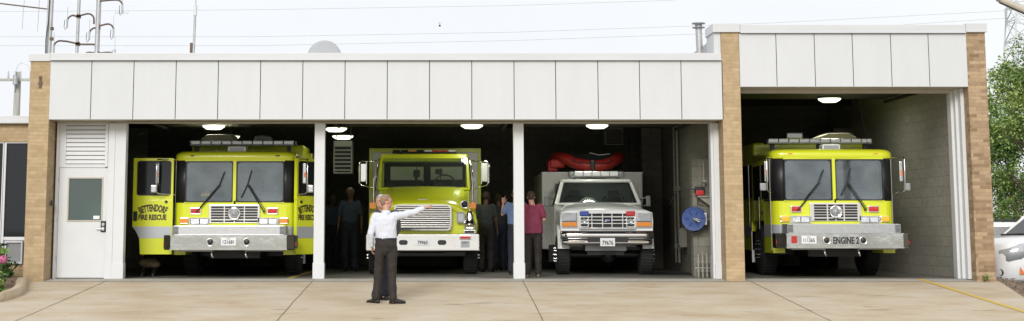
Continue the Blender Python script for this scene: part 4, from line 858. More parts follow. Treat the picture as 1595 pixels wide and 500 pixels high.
# ------------------------------------------------------------------ white ambulance pickup
def ambulance():
    t = thing('ambulance', 'white ambulance truck with chrome grille and square box body in the third bay', 'ambulance', (3.325, 2.1, 0)); t.scale = (.967, .967, .983)
    def sec(y, w, zb, zs, zc):
        half = [(w, zb), (w+.012, lerp(zb, zs, .5)), (w, zs-.05), (w-.03, zs-.012), (w-.10, zs+.01), (w-.22, lerp(zs, zc, .6)), (w-.45, zc-.012), (0, zc)]
        return [(x, y, z) for x, z in half]+[(-x, y, z) for x, z in half[::-1][1:]]
    MB().loft([sec(.12, .985, .93, 1.285, 1.31), sec(.10, .985, .93, 1.30, 1.335), sec(.16, .985, .90, 1.335, 1.385), sec(.7, .99, .95, 1.37, 1.45), sec(1.3, .985, .95, 1.40, 1.50), sec(1.95, .97, .9, 1.43, 1.545)]).build('bonnet', 'white_vehicle', t)
    MB().box(-.985, .14, .78, .985, .45, .925).box(-.98, 1.25, .55, .98, 1.9, 1.0).build('lower_body', 'white_vehicle', t)
    gf = MB().ring(rrect(-.60, .965, .62, 1.315, .03), rrect(-.565, .995, .585, 1.285, .02), .04, .13).build('grille', 'chrome', t)
    MB().box(-.57, .11, .99, .59, .12, 1.29).build('grille_backing', 'black', gf)
    g = MB(); [g.box(-.57, .055, z, .59, .10, z+.022, .004) for z in (1.065, 1.135, 1.205)]; [g.box(x-.012, .05, .995, x+.012, .10, 1.285, .004) for x in (-.32, -.09, .11, .34)]; g.build('bar', 'chrome', gf)
    e = MB().lathe([(.001, -.02), (.95, -.018), (1.0, 0), (.001, 0)], (0, 0, 0), 'y', 28)
    e.v = [(.01+x*.085, .04+y, 1.145+z*.034) for x, y, z in e.v]; e = e.build('badge', 'chrome', gf)
    e2 = MB().lathe([(.001, -.004), (.9, -.004), (.9, 0), (.001, 0)], (0, 0, 0), 'y', 28); e2.v = [(.01+x*.085, .02+y, 1.145+z*.034) for x, y, z in e2.v]; e2.build('badge_field', 'hose_blue', e)
    text_mb('Ford', .032, .01, .015, 1.13, .10, shear=.3).build('badge_lettering', 'white_vehicle', e)
    for s in (-1, 1):
        cx = .01+s*.495
        l = MB().box(cx-.10, -.02, 1.235, cx+.10, .12, 1.335, .02).build('warning_light', 'blue_lens' if s < 0 else 'red_lens', t)
        MB().ring(rrect(cx-.095, 1.0, cx+.095, 1.225, .02), rrect(cx-.075, 1.02, cx+.075, 1.205, .02), .02, .06).build('spotlight_frame', 'chrome', l)
        MB().lathe([(.001, .0), (.05, -.004), (.058, -.02), (.06, .04), (.001, .05)], (cx, .04, 1.12), 'y', 18).build('spotlight', 'clear_lens', l)
        a, b = sorted((s*.635, s*.965)); h = MB().box(a, .075, 1.115, b, .14, 1.30, .02).build('headlight', 'lamp_gray', t)
        MB().ring(rrect(a-.012, .998, b+.012, 1.312, .02), rrect(a, 1.01, b, 1.30, .015), .07, .14).build('headlight_bezel', 'chrome', t)
        MB().box(a, .07, 1.015, b, .14, 1.105, .015).build('indicator', 'amber_lens', t)
    # chrome bumper with lower half and air slots
    def bumper(w, z0, z1, y0, bulge):
        secs = []
        for x in [-w, -w+.02]+[w*q/6 for q in range(-5, 6)]+[w-.02, w]:
            e = .05*(abs(x)/w)**6; wrap = .0 if abs(x) < w else .05
            secs.append([(x, y0+e+wrap+bulge*(1-sin(pi*k/8)), z0+(z1-z0)*(.5-.5*cos(pi*k/8))) for k in range(9)]+[(x, y0+.30, z1), (x, y0+.30, z0)])
        return MB().loft(secs)
    bb = bumper(.995, .755, .905, -.045, .06).build('bumper', 'chrome', t)
    MB().box(-.97, .02, .905, .97, .14, .925).build('bumper_pad', 'black', bb)
    MB().box(-.96, .02, .735, .96, .2, .757).build('bumper_gap', 'black', bb)
    bumper(.965, .635, .738, -.02, .05).build('lower_bumper', 'chrome', bb)
    for s in (-1, 1): MB().box(s*.68-.2, -.028, .668, s*.68+.2, -.01, .705, .008).build('air_slot', 'beige_trim', bb)
    MB().box(-.42, -.052, .69, .44, -.02, .80, .01).build('air_opening', 'black', bb)
    pl = MB().box(-.16, -.075, .605, .155, -.062, .775, .004).build('number_plate', 'plate_white', bb); text_mb('79676', .085, 0, -.076, .635, .23).build('plate_number', 'ink', pl)
    MB().box(-.45, .3, .5, .45, .36, .64, .02).build('valance', 'alu_dull', t)
    # cab
    def rake(ob): 
        for v in ob.data.vertices: v.co.y += (v.co.z-1.54)*.75
        return ob
    o_ = [(-.955, 1.50), (.955, 1.50), (.80, 2.02), (.76, 2.05), (-.76, 2.05), (-.80, 2.02)]; i_ = [(-.885, 1.545), (.885, 1.545), (.755, 1.985), (.73, 2.0), (-.73, 2.0), (-.755, 1.985)]
    rake(MB().ring(o_, i_, 1.93, 1.97).build('windscreen_frame', 'white_vehicle', t)); rake(MB().prism(i_, 1.95, 1.956, 'y').build('windscreen', 'cab_glass', t))
    rake(MB().ring(i_, [(x*.97, 1.76+(z-1.76)*.93) for x, z in i_], 1.922, 1.929).build('gasket', 'black', t))
    MB().box(-.80, 2.26, 2.0, .80, 3.15, 2.075, .04, seg=3).build('cab_roof', 'white_vehicle', t)
    MB().box(-.99, 1.96, .52, .99, 3.15, 1.50, .03).build('cab', 'white_vehicle', t)
    for s in (-1, 1):
        m = MB(); m.add([(s*.97, 1.97, 1.5), (s*.97, 3.15, 1.5), (s*.80, 3.15, 2.03), (s*.80, 2.33, 2.03)], [[0, 1, 2, 3]]); m.build('side_window', 'dark_glass', t)
        MB().tube([(s*.965, 1.95, 1.5), (s*.79, 2.33, 2.04)], .028).build('door_pillar', 'white_vehicle', t); MB().tube([(s*.965, 3.1, 1.5), (s*.79, 3.1, 2.04)], .028).build('door_pillar', 'white_vehicle', t)
        sc = [(s*(1.005), 2.0+.02, z) for z in (0,)]
        mi_ = MB().tube([(s*.97, 2.2, 1.62), (s*1.12, 2.1, 1.66)], .014).tube([(s*.97, 2.2, 1.45), (s*1.14, 2.1, 1.5)], .012).build('mirror_bracket', 'alu', t)
        a, b = sorted((s*1.11, s*1.21)); MB().box(a, 2.05, 1.46, b, 2.12, 1.70, .02).build('mirror', 'alu_dull', mi_)
        ar = MB(); secs = []
        for k in range(9):
            an = pi*k/8; secs.append([(s*(.99+dx), .80+rr*cos(an)*.98, .55+rr*sin(an)) for dx, rr in ((-.2, .46), (.045, .46), (.045, .50), (-.2, .56))])
        MB().loft(secs).build('wheel_flare', 'white_vehicle', t)
        wheel(t, s*.90, .80, .42, .28, s); wheel(t, s*.88, 5.2, .42, .46, s)
        MB().box(s*1.03-.13, 1.42, .25, s*1.03+.05, 1.43, .62).build('mud_flap', 'rubber', t)
    MB().box(-.88, 2.0, 1.42, .88, 2.35, 1.53, .04).build('dashboard', 'dark_int', t)
    for x in (-.45, .45): MB().box(x-.24, 2.8, 1.3, x+.24, 2.95, 1.70, .08, seg=3).box(x-.13, 2.82, 1.70, x+.13, 2.92, 1.84, .04, seg=3).build('seat', 'dark_int', t)
    MB().box(-.9, 3.0, 1.5, .9, 3.02, 2.0).build('cab_rear', 'cab_gray', t)
    MB().tube([(.42+.2*cos(2*pi*k/20), 2.4+.08*sin(2*pi*k/20), 1.58+.14*sin(2*pi*k/20)) for k in range(21)], .016).build('steering_wheel', 'black', t)
    # box body
    MB().box(-1.185, 3.25, .50, 1.185, 6.6, 2.265, .03).build('box_body', 'gray_vehicle', t)
    MB().box(-1.19, 3.235, 2.235, 1.19, 3.26, 2.27).box(-1.17, 3.238, 1.80, 1.17, 3.249, 1.815).build('trim', 'alu', t)
    # light bar on the cab roof
    lb = MB().box(-.56, 2.62, 2.13, .66, 2.9, 2.155, .006).box(-.5, 2.7, 2.05, -.42, 2.8, 2.14).box(.5, 2.7, 2.05, .58, 2.8, 2.14).build('light_bar', 'alu_dull', t)
    for k in range(5): MB().box(-.47+k*.205, 2.6, 2.158, -.47+k*.205+.197, 2.88, 2.265, .012).build('lens', 'bar_lens', lb)
    MB().box(-.60, 2.62, 2.14, -.475, 2.88, 2.265, .04).box(.56, 2.62, 2.14, .69, 2.88, 2.265, .04).build('end_lens', 'alu_dull', lb)
    for x in (-.5, 0, .5): MB().box(x-.05, 2.42, 2.065, x+.05, 2.5, 2.09, .01).build('clearance_light', 'rust', t)
    MB().box(-.4, .4, .42, .4, 6.4, .6).cyl((-.8, .8, .42), (.8, .8, .42), .06).sph((.1, .8, .42), .17).cyl((-.8, 5.2, .42), (.8, 5.2, .42), .06).box(-.85, .55, .52, .85, .65, .58).build('chassis', 'black', t)
ambulance()
# red inflatable boat with straps and grab rope on the ambulance roof
t = thing('inflatable_boat', 'red inflatable rescue boat lying on the roof of the white ambulance', 'boat', (3.30, 5.7, 2.232)); t.scale = (.97, .97, .97)
P = [(-.78, .0, .36), (-.6, -.55, .31), (-.32, -.72, .18), (.0, -.76, .13), (.33, -.72, .16), (.58, -.52, .29), (.74, .0, .35)]
def cr(P, n=6):
    o = []; Q = [P[0]]+P+[P[-1]]
    for i in range(1, len(Q)-2):
        for k in range(n):
            t_ = k/n; p = [Vector(Q[i+j]) for j in (-1, 0, 1, 2)]
            o.append(.5*((2*p[1])+(-p[0]+p[2])*t_+(2*p[0]-5*p[1]+4*p[2]-p[3])*t_*t_+(-p[0]+3*p[1]-3*p[2]+p[3])*t_**3))
    return o+[Vector(P[-1])]
pp = cr([(-.80, 1.2, .3)]+P+[(.76, 1.2, .3)]); n_ = len(pp)
hull = MB().tube(pp, [.105+.035*sin(pi*i/(n_-1))+.006*sin(i*2.2) for i in range(n_)], 16).build('tube', 'boat_red', t)
MB().tube(cr([(-.70, .3, .22), (-.55, -.3, .18), (0, -.52, .05), (.55, -.3, .18), (.68, .3, .2)]), .10, 12).build('lower_tube', 'black', t)
MB().box(-.06, -.93, .02, .06, -.70, .27, .03).build('strap', 'black', t)
for xq, zq in ((-.42, .25), (.42, .24)): MB().lathe([(.148, -.012), (.152, 0), (.148, .012)], (0, 0, 0), 'x', 20).build('seam', 'rubber', t).location = (xq, -.67, zq-.02)
MB().tube(cr([(-.6, -.68, .33), (-.4, -.86, .22), (-.2, -.90, .20), (0, -.92, .18), (.2, -.90, .19), (.4, -.86, .21), (.58, -.66, .31)], 3), .011, 6).build('grab_rope', 'rubber', t)
MB().prism([(-.62, .26), (-.35, .41), (.0, .46), (.22, .38), (.55, .41), (.6, .28), (0, .14)], -.3, .9, 'y', .03).build('cover', 'rubber', t)
MB().tube([(-.02, -.35, .46), (.2, -.38, .40), (.45, -.4, .43)], .012).build('rope', 'white_paint', t)
MB().box(-1.0, -.4, .02, -.78, .3, .28, .04).box(-.95, -.5, .1, -.6, -.1, .30, .05).build('gear_bag', 'red_paint', t)

# ------------------------------------------------------------------ people (local: facing +y, x to the right, feet at z=0)
def V(*a): return Vector(a)
def chain(mb, pts):
    for (p, r), (q, s) in zip(pts, pts[1:]):
        mb.cyl(p, q, r, s, 16, smooth=True)
    for p, r in pts: mb.sph(p, r, u=14, v=9)
def ell(mb, secs, n=20):
    mb.loft([[(cx+rx*cos(2*pi*k/n), cy+ry*sin(2*pi*k/n), z) for k in range(n)] for z, cx, cy, rx, ry in secs])
def bake(name, mb, m, parent, vox, wr=0., wf=9., sm=3):
    """weld overlapping volumes into one smooth continuous skin"""
    o = mb.build('tmp', m, None); md = o.modifiers.new('r', 'REMESH'); md.mode = 'VOXEL'; md.voxel_size = vox; md.use_smooth_shade = True
    s2 = o.modifiers.new('s', 'SMOOTH'); s2.factor = .5; s2.iterations = sm
    bpy.context.view_layer.update(); me = bpy.data.meshes.new_from_object(o.evaluated_get(bpy.context.evaluated_depsgraph_get()))
    if wr:
        nn = [v.normal.copy() for v in me.vertices]
        for v, q in zip(me.vertices, nn):
            c = v.co; v.co = c+q*wr*(noise.noise((c.x*wf*1.3, c.y*wf*1.3, c.z*wf*.75))+.5*noise.noise((c.x*wf*3, c.y*wf*3, c.z*wf*2)))
    for p in me.polygons: p.use_smooth = True
    bpy.data.objects.remove(o); o = bpy.data.objects.new(name, me); COL.objects.link(o); o.parent = parent; return o
def hand(mb, w, d, up, pose, side, k=1.):
    """palm and five bent fingers; d along the hand, up = back of the hand; side +1 puts the thumb on the right of d"""
    d = d.normalized(); up = (up-d*up.dot(d)).normalized(); r = d.cross(up)*side
    M = Matrix((r, d, up)).transposed().to_4x4()
    mb.sph(w+d*.05*k, .040*k, .055*k, .017*k, M=M)
    for i, (dx, ln) in enumerate(((.030, .068), (.010, .078), (-.010, .072), (-.029, .056))):
        curl = {'point': (.08 if i == 0 else 1.25), 'relax': .45, 'open': .12, 'hold': .9}[pose]
        p = w+r*dx*k+d*.088*k; a = 0; pts = [(w+r*dx*.8*k+d*.05*k, .010*k), (p, .0098*k)]
        for j in range(3):
            a += curl*(.8 if j else .6); p = p+(d*cos(a)-up*sin(a))*ln*(.45, .32, .25)[j]*k; pts.append((p, (.0092, .0085, .007)[j]*k))
        chain(mb, pts)
    p0 = w+r*.026*k+d*.02*k; p1 = p0+(r*.8+d*.7-up*.2)*.035*k; p2 = p1+(r*.25+d*.9-up*.35)*.032*k; p3 = p2+(d*.9-up*.4)*.024*k
    chain(mb, [(p0, .014*k), (p1, .0115*k), (p2, .010*k), (p3, .008*k)])
def person(name_label, loc, rot, J, shirt, trouser, shoe, hair, vox=.010, sleeve='long', skin='skin', belt=False, headturn=0, hs=('relax', 'relax'), group=None, tuck=True, foot=(0, 0)):
    """J: joints; every person is one continuous body with clothes and hair as children"""
    t = thing('person', name_label, 'person', loc, rot, group)
    pel, ch, nk, hd = J['pelvis'], J['chest'], J['neck'], J['head']
    b = MB()
    HT = Matrix.Rotation(headturn, 4, 'Z')
    def h(x, y, z): return hd+(HT @ V(x, y, z))
    b.sph(hd+V(0, 0, .02), .074, .092, .098, M=HT, u=22, v=14)
    b.sph(h(0, .022, -.045), .056, .072, .062, M=HT, u=18); b.sph(h(0, .060, -.085), .027, .026, .022, M=HT)
    chain(b, [(h(0, .088, .012), .008), (h(0, .106, -.022), .0135)])
    b.sph(h(0, .088, -.055), .024, .014, .008, M=HT); b.sph(h(0, .085, .036), .046, .014, .010, M=HT)
    for s in (-1, 1): b.sph(h(s*.076, -.004, -.004), .010, .020, .032, M=HT)
    b.cyl(nk-V(0, 0, .06), hd+V(0, -.012, -.05), .062, .056)
    tr = [(pel.z-.08, pel.x, pel.y, .15, .10), (pel.z+.1, pel.x, pel.y, .13, .09), (ch.z, ch.x, ch.y, .155, .10), (nk.z-.10, ch.x, ch.y, .13, .08), (nk.z-.03, nk.x, nk.y, .06, .055)]
    ell(b, tr)
    for s in 'LR':
        chain(b, [(J['sh'+s], .042), (J['el'+s], .036), (J['wr'+s], .024)])
        dd = J['wr'+s]-J['el'+s]; up = V(0, 0, 1) if abs(dd.normalized().z) < .7 else V(1 if s == 'R' else -1, 0, 0)
        if 'up'+s in J: up = J['up'+s]
        hand(b, J['wr'+s], dd if 'hd'+s not in J else J['hd'+s], up, hs[0 if s == 'L' else 1], J.get('th'+s, 1 if s == 'L' else -1), 1.0)
        chain(b, [(J['hip'+s], .07), (J['kn'+s], .048), (J['an'+s], .038)])
        b.sph(J['an'+s]+V(0, .04, -.05), .036, .09, .025)
    bake('body', b, skin, t, min(vox, .008) if vox < .012 else vox, sm=2)
    for s in (-1, 1): MB().sph(h(s*.030, .080, .016), .0105).build('eye', 'eye', t)
    # hair: upper shell of the skull, open over the face
    hm = bmesh.new(); bmesh.ops.create_uvsphere(hm, u_segments=28, v_segments=20, radius=1)
    dl = [v for v in hm.verts if (v.co.y > .30 and v.co.z < .50) or v.co.z < -.55-.25*(-v.co.y) or (abs(v.co.x) > .72 and v.co.z < -.15 and v.co.y > -.35)]
    bmesh.ops.delete(hm, geom=dl, context='VERTS')
    for v in hm.verts: v.co *= 1+.05*noise.noise(v.co*6)
    hm.transform(Matrix.Translation(hd+V(0, 0, .022)) @ HT @ Matrix.Translation((0, -.004, .004)) @ Matrix.Diagonal((.083, .102, .108, 1)))
    mb = MB(); mb.bm(hm, 0, True); ho = mb.build('hair', hair, t); so = ho.modifiers.new('s', 'SOLIDIFY'); so.thickness = .012
    # shirt
    c = MB(); w = pel.z+.13; lo = w-.04 if tuck else w-.19
    ell(c, [(lo, pel.x, pel.y, .172 if tuck else .212, .122 if tuck else .168), (w, pel.x, pel.y, .178 if tuck else .205, .128 if tuck else .160), (w+.12, lerp(pel.x, ch.x, .5), lerp(pel.y, ch.y, .5), .182, .128), (ch.z, ch.x, ch.y, .196, .132), (ch.z+.08, ch.x, ch.y, .19, .122), (nk.z-.07, nk.x, nk.y, .13, .088), (nk.z-.03, nk.x, nk.y, .075, .068)])
    for s in 'LR':
        a, e, wv = J['sh'+s], J['el'+s], J['wr'+s]
        chain(c, [(lerp(V(nk.x, nk.y, nk.z-.08), a, .45), .062), (a, .069)])
        if sleeve == 'long': chain(c, [(a, .069), (lerp(a, e, .5), .060), (e, .055), (lerp(e, wv, .55), .048), (lerp(e, wv, .93), .040)])
        else: chain(c, [(a, .070), (lerp(a, e, .45), .067), (lerp(a, e, .68), .064)])
    so = bake('shirt', c, shirt, t, vox, .014, 8)
    if sleeve == 'long': MB().loft([[(nk.x+r_*cos(2*pi*k/20), nk.y+r_*.92*sin(2*pi*k/20), nk.z+z+.012*cos(2*pi*k/20-pi/2)*-1) for k in range(20)] for r_, z in ((.080, -.05), (.076, -.015), (.069, .012), (.060, -.0))], cap=False).build('collar', shirt, so)
    if belt: MB().loft([[(pel.x+r_*.180*cos(2*pi*k/28), pel.y+r_*.131*sin(2*pi*k/28), z) for k in range(28)] for r_, z in ((.96, w-.055), (1.015, w-.05), (1.015, w-.018), (.96, w-.013))], cap=False).build('belt', 'belt', t)
    p = MB(); ell(p, [(pel.z-.17, pel.x, pel.y-.005, .10, .07), (pel.z-.11, pel.x, pel.y-.005, .155, .115), (pel.z, pel.x, pel.y-.01, .182, .142), (pel.z+.06, pel.x, pel.y-.006, .178, .135), (w-.03, pel.x, pel.y, .168, .122)])
    for s in 'LR':
        hp, kn, an = J['hip'+s], J['kn'+s], J['an'+s]
        chain(p, [(hp, .096), (lerp(hp, kn, .5), .088), (kn, .076), (lerp(kn, an, .6), .072), (an+V(0, -.005, .01), .074)])
    bake('trousers', p, trouser, t, vox, .017, 6.5, 8)
    for s, fr in (('L', foot[0]), ('R', foot[1])):
        an = J['an'+s]; g = an.z-.085; RM = Matrix.Rotation(fr, 3, 'Z'); secs = []
        for y, w_, zt in ((-.085, .022, .05), (-.07, .034, .085), (-.03, .037, .095), (.04, .041, .085), (.11, .048, .062), (.165, .042, .05), (.19, .02, .035)):
            q = []
            for k in range(12):
                a = 2*pi*k/12; z = (zt/2)+(zt/2)*sin(a); v = RM @ V(w_*cos(a)*(1 if sin(a) < .3 else .8), y+.02, 0); q.append((an.x+v.x, an.y+v.y, g+max(.003, z)))
            secs.append(q)
        so = MB().loft(secs).build('shoe', shoe, t)
    return t
def stand(lean=0, arms='down', wide=.1):
    J = dict(pelvis=V(0, 0, .95), chest=V(0, .005, 1.30), neck=V(0, 0, 1.50), head=V(0, .03, 1.65))
    for s, q in (('L', -1), ('R', 1)):
        J['hip'+s] = V(q*.088, 0, .90); J['kn'+s] = V(q*(wide*.95), .02, .49); J['an'+s] = V(q*wide, -.01, .085)
        J['sh'+s] = V(q*.165, 0, 1.435); J['el'+s] = V(q*.235, -.03, 1.15); J['wr'+s] = V(q*.25, .04, .91)
    return J
def at(px, Y): return (X_(px, Y, 400), Y)
# the man who points
J = stand(); J['head'] = V(.0, .04, 1.655); J['chest'] = V(-.01, .0, 1.30)
J['anL'] = V(-.155, .02, .085); J['knL'] = V(-.115, .03, .49); J['hipL'] = V(-.095, 0, .90)
J['anR'] = V(.125, -.10, .085); J['knR'] = V(.105, -.02, .49); J['hipR'] = V(.09, 0, .90)
J['shR'] = V(.17, .02, 1.425); J['elR'] = V(.42, .12, 1.475); J['wrR'] = V(.625, .13, 1.555); J['upR'] = V(0, -.3, 1); J['thR'] = -1
J['shL'] = V(-.175, -.01, 1.42); J['elL'] = V(-.25, -.04, 1.14); J['wrL'] = V(-.235, .05, .93)
x, y = at(601, -4.25)
person('man seen from behind in white shirt and dark trousers, pointing right', (x, y, H(0, y)), 0, J, 'shirt_white', 'trouser_brown', 'shoe_black', 'hair_sandy', .0075, belt=True, headturn=R(-72), hs=('relax', 'point'), foot=(R(50), R(-78)))
# the man hidden in front of him
J = stand(); J['head'] = V(.085, .03, 1.63); J['neck'] = V(.04, 0, 1.49)
J['elR'] = V(.20, .02, 1.17); J['wrR'] = V(.13, .16, 1.03); J['elL'] = V(-.20, .02, 1.17); J['wrL'] = V(-.12, .16, 1.03); J['anL'] = V(-.06, .0, .085); J['anR'] = V(.04, -.02, .085); J['hipL'] = V(-.08, 0, .9); J['knL'] = V(-.05, .02, .49)
x, y = at(601, -3.65)
person('man almost hidden behind the pointing man, only face edge and black shoe showing', (x, y, H(0, y)), R(180), J, 'shirt_gray', 'trouser_navy', 'shoe_black', 'hair_gray', .011, headturn=R(8), foot=(R(-20), R(-25)))
# maroon shirt
J = stand(wide=.11); J['head'] = V(-.03, .03, 1.63); J['elR'] = V(.235, .03, 1.17); J['wrR'] = V(.22, .22, 1.20)
x, y = at(830, 1.0); 
p = person('man in maroon short sleeved shirt standing beside the ambulance, back turned', (x, y, 0), R(-6), J, 'shirt_maroon', 'trouser_brown', 'shoe_tan', 'hair_brown', .011, 'short', hs=('relax', 'hold'), tuck=False); p.scale = (.97, .97, .965)
# light blue shirt behind the post, hand raised
J = stand(); J['elL'] = V(-.28, .06, 1.25); J['wrL'] = V(-.26, .10, 1.48); J['hdL'] = V(.05, .0, 1); J['upL'] = V(0, -1, 0)
x, y = at(804, 2.4)
person('person in light blue shirt half hidden by the white post, hand raised', (x, y, 0), 0, J, 'shirt_blue', 'trouser_navy', 'shoe_black', 'hair_brown', .010, 'short', hs=('point', 'relax'))
# dim figures further in
x, y = at(757, 4.6); person('person in grey shirt standing in the shade right of the bell truck, back turned', (x, y, 0), R(-15), stand(), 'shirt_gray', 'trouser_brown', 'shoe_black', 'hair_brown', .012, 'short', 'skin_shaded')
x, y = at(777, 6.2); person('person in dark top and blue jeans deep in the shade', (x, y, 0), R(10), stand(), 'shirt_dark', 'jeans', 'shoe_black', 'hair_brown', .012, 'short', 'skin_shaded')
x, y = at(545, 5.2); p = person('tall man in blue shirt standing in the dark below the pale heater', (x, y, 0), R(175), stand(), 'shirt_blue_shaded', 'trouser_navy', 'shoe_black', 'hair_gray', .012, 'short', 'skin_shaded'); p.scale = (1.08, 1.08, 1.06)
x, y = at(517, 7.2); person('shorter person in blue shirt in the dark beside the white post', (x, y, 0), R(190), stand(), 'shirt_blue_shaded', 'trouser_navy', 'shoe_black', 'hair_brown', .012, 'short', 'skin_shaded')

# ------------------------------------------------------------------ parked cars
def car(label, loc, rot, L_=4.5, Wd=1.82, Ht=1.68, rack=True):
    """local: nose at -y end, centre at the origin"""
    t = thing('parked_car', label, 'car', loc, rot); hw = Wd/2; hl = L_/2
    def s(y, w, zb, zt, cr_=.03): 
        half = [(w*.86, zb), (w*.98, zb+.10), (w, lerp(zb, zt, .45)), (w*.985, zt-.12), (w*.93, zt-.03), (w*.7, zt+cr_*.6), (0, zt+cr_)]
        return [(x, y, z) for x, z in half]+[(-x, y, z) for x, z in half[::-1][1:]]
    MB().loft([s(-hl, hw*.62, .34, .58, .01), s(-hl+.02, hw*.74, .24, .72), s(-hl+.12, hw*.88, .20, .86), s(-hl+.30, hw*.965, .2, .93), s(-hl+.7, hw, .22, .985), s(-hl+1.15, hw, .22, 1.03), s(0, hw, .22, 1.04), s(hl-.5, hw, .22, 1.06), s(hl-.12, hw*.97, .24, 1.02), s(hl, hw*.86, .34, .9)]).build('body', 'white_vehicle', t)
    # greenhouse
    def g(z, yf, yb, w): return [(w, yf+.12, z), (w, yb-.08, z), (w*.9, yb, z), (-w*.9, yb, z), (-w, yb-.08, z), (-w, yf+.12, z), (-w*.86, yf, z), (w*.86, yf, z)]
    yf, yb = -hl+1.10, hl-.12
    MB().loft([g(1.0, yf, yb, hw*.93), g(Ht-.10, yf+.85, yb-.42, hw*.77)], smooth=False).build('windows', 'dark_glass_car', t)
    MB().loft([g(Ht-.13, yf+.78, yb-.36, hw*.79), g(Ht-.05, yf+.95, yb-.44, hw*.74), g(Ht, yf+1.15, yb-.62, hw*.6)]).build('roof', 'white_vehicle', t)
    for q in (-1, 1):
        for yb0, yt0, r in ((yf+.08, yf+.86, .035), (yf+1.35, yf+1.40, .045), (yf+2.3, yf+2.22, .055), (yb-.1, yb-.48, .07)):
            MB().tube([(q*hw*.925, yb0, .98), (q*hw*.775, yt0, Ht-.10)], r).build('pillar', 'white_vehicle' if r > .05 or r < .04 else 'black', t)
        hl_ = MB().loft([[(q*x, -hl+y, z) for x, y, z in sc] for sc in ([(hw*.66, .04, .60), (hw*.66, .02, .78), (hw*.66, .10, .80), (hw*.66, .10, .60)], [(hw*.90, .10, .60), (hw*.90, .10, .82), (hw*.88, .2, .84), (hw*.88, .2, .60)], [(hw*.99, .34, .64), (hw*.985, .34, .88), (hw*.93, .36, .90), (hw*.93, .36, .64)], [(hw*1.005, .56, .80), (hw*1.0, .56, .90), (hw*.95, .56, .92), (hw*.95, .56, .80)])]).build('headlight', 'clear_lens', t)
        MB().loft([[(q*x, -hl+y, z) for x, y, z in sc] for sc in ([(hw*.996, .40, .66), (hw*.992, .40, .86), (hw*.93, .40, .86), (hw*.93, .40, .66)], [(hw*1.012, .50, .74), (hw*1.010, .50, .88), (hw*.95, .50, .88), (hw*.95, .50, .74)])]).build('indicator', 'orange', hl_)
        MB().lathe([(.001, .02), (.045, .0), (.055, -.02), (.065, -.01), (.06, .03)], (q*hw*.70, -hl+.03, .40), 'y', 16).build('fog_lamp', 'black', t)
        MB().add([(q*hw*.972, -hl+.29, .36), (q*hw*.985, -hl+.42, .37), (q*hw*.975, -hl+.30, .50)], [[0, 1, 2]]).build('side_marker', 'orange', t)
        for y in (-hl+.88, hl-.85):
            MB().cyl((q*(hw-.22), y, .34), (q*(hw+.004), y, .34), .40, n=24).build('wheel_arch', 'black', t)
            wheel(t, q*(hw-.10), y, .335, .22, q, hub='alu')
        MB().box(*( (hw*.98, -.62, 1.0, hw+.2, -.42, 1.16) if q > 0 else (-hw-.2, -.62, 1.0, -hw*.98, -.42, 1.16)), .04, seg=3).build('mirror', 'white_vehicle', t)
        if rack: MB().tube([(q*hw*.66, yf+1.2, Ht-.02), (q*hw*.66, yf+1.35, Ht+.05), (q*hw*.66, yb-.8, Ht+.05), (q*hw*.66, yb-.65, Ht-.02)], .022).build('roof_rail', 'black', t)
    MB().box(-hw*.5, -hl-.012, .52, hw*.5, -hl+.08, .74, .02).build('grille', 'alu_dull', t); MB().tube([(-hw*.8, yf+.02, 1.045), (0, yf-.08, 1.06), (hw*.8, yf+.02, 1.045)], .022).build('cowl', 'black', t)
    MB().box(-.3, hl-.02, .5, .3, hl+.01, .62).build('number_plate', 'plate_white', t)
    MB().box(-hw*.75, -hl+.5, .18, hw*.75, hl-.4, .26).build('underbody', 'black', t)
    return t
m = mat('dark_glass_car', (.035, .04, .042), .12, spec=.35)
zc_ = H(13, 4)-.02
a_ = R(-72)
car('white car nosing out from behind the right brick pillar, headlight and orange marker showing', (13.69, 4.22, zc_), a_, 4.5, 1.80, 1.62, False).scale = (1.04, 1.04, 1.2)
car('white sport utility car with dark tinted rear windows parked behind the other white car', (14.35, 12.6, H(14, 12)+.02), R(-100), 4.75, 1.9, 1.74, True)

# ------------------------------------------------------------------ vegetation
def leaves(cl, n, size, rnd, up=.3):
    """cl: foliage clumps (centre, radius); leaves crowd on twigs inside each clump"""
    mb = MB(); vs = []; fs = []; ms = []
    for c, r in cl:
        k = max(8, int(n*(r**2)/sum(q[1]**2 for q in cl)))
        tw = [(c+Vector((rnd.gauss(0, 1), rnd.gauss(0, 1), rnd.gauss(0, .8))).normalized()*r*rnd.uniform(.25, 1.05)) for _ in range(max(4, k//14))]
        tone = rnd.random()
        for i in range(k):
            q = rnd.choice(tw); p = q+Vector((rnd.gauss(0, 1), rnd.gauss(0, 1), rnd.gauss(0, 1)))*r*.13
            d = Vector((rnd.uniform(-1, 1), rnd.uniform(-1, 1), rnd.uniform(-.9, .5))).normalized(); w = d.cross(Vector((rnd.uniform(-1, 1), rnd.uniform(-1, 1), 1))).normalized(); s = size*rnd.uniform(.6, 1.3)
            o = len(vs); vs += [p, p+d*s*.5+w*s*.28, p+d*s, p+d*s*.5-w*s*.28]; fs.append([o, o+1, o+2, o+3]); ms.append(1 if tone+rnd.uniform(-.3, .3) > .5 else 0)
    mb.v = [tuple(v) for v in vs]; mb.f = fs; mb.m = ms; mb.sm = [False]*len(fs); return mb
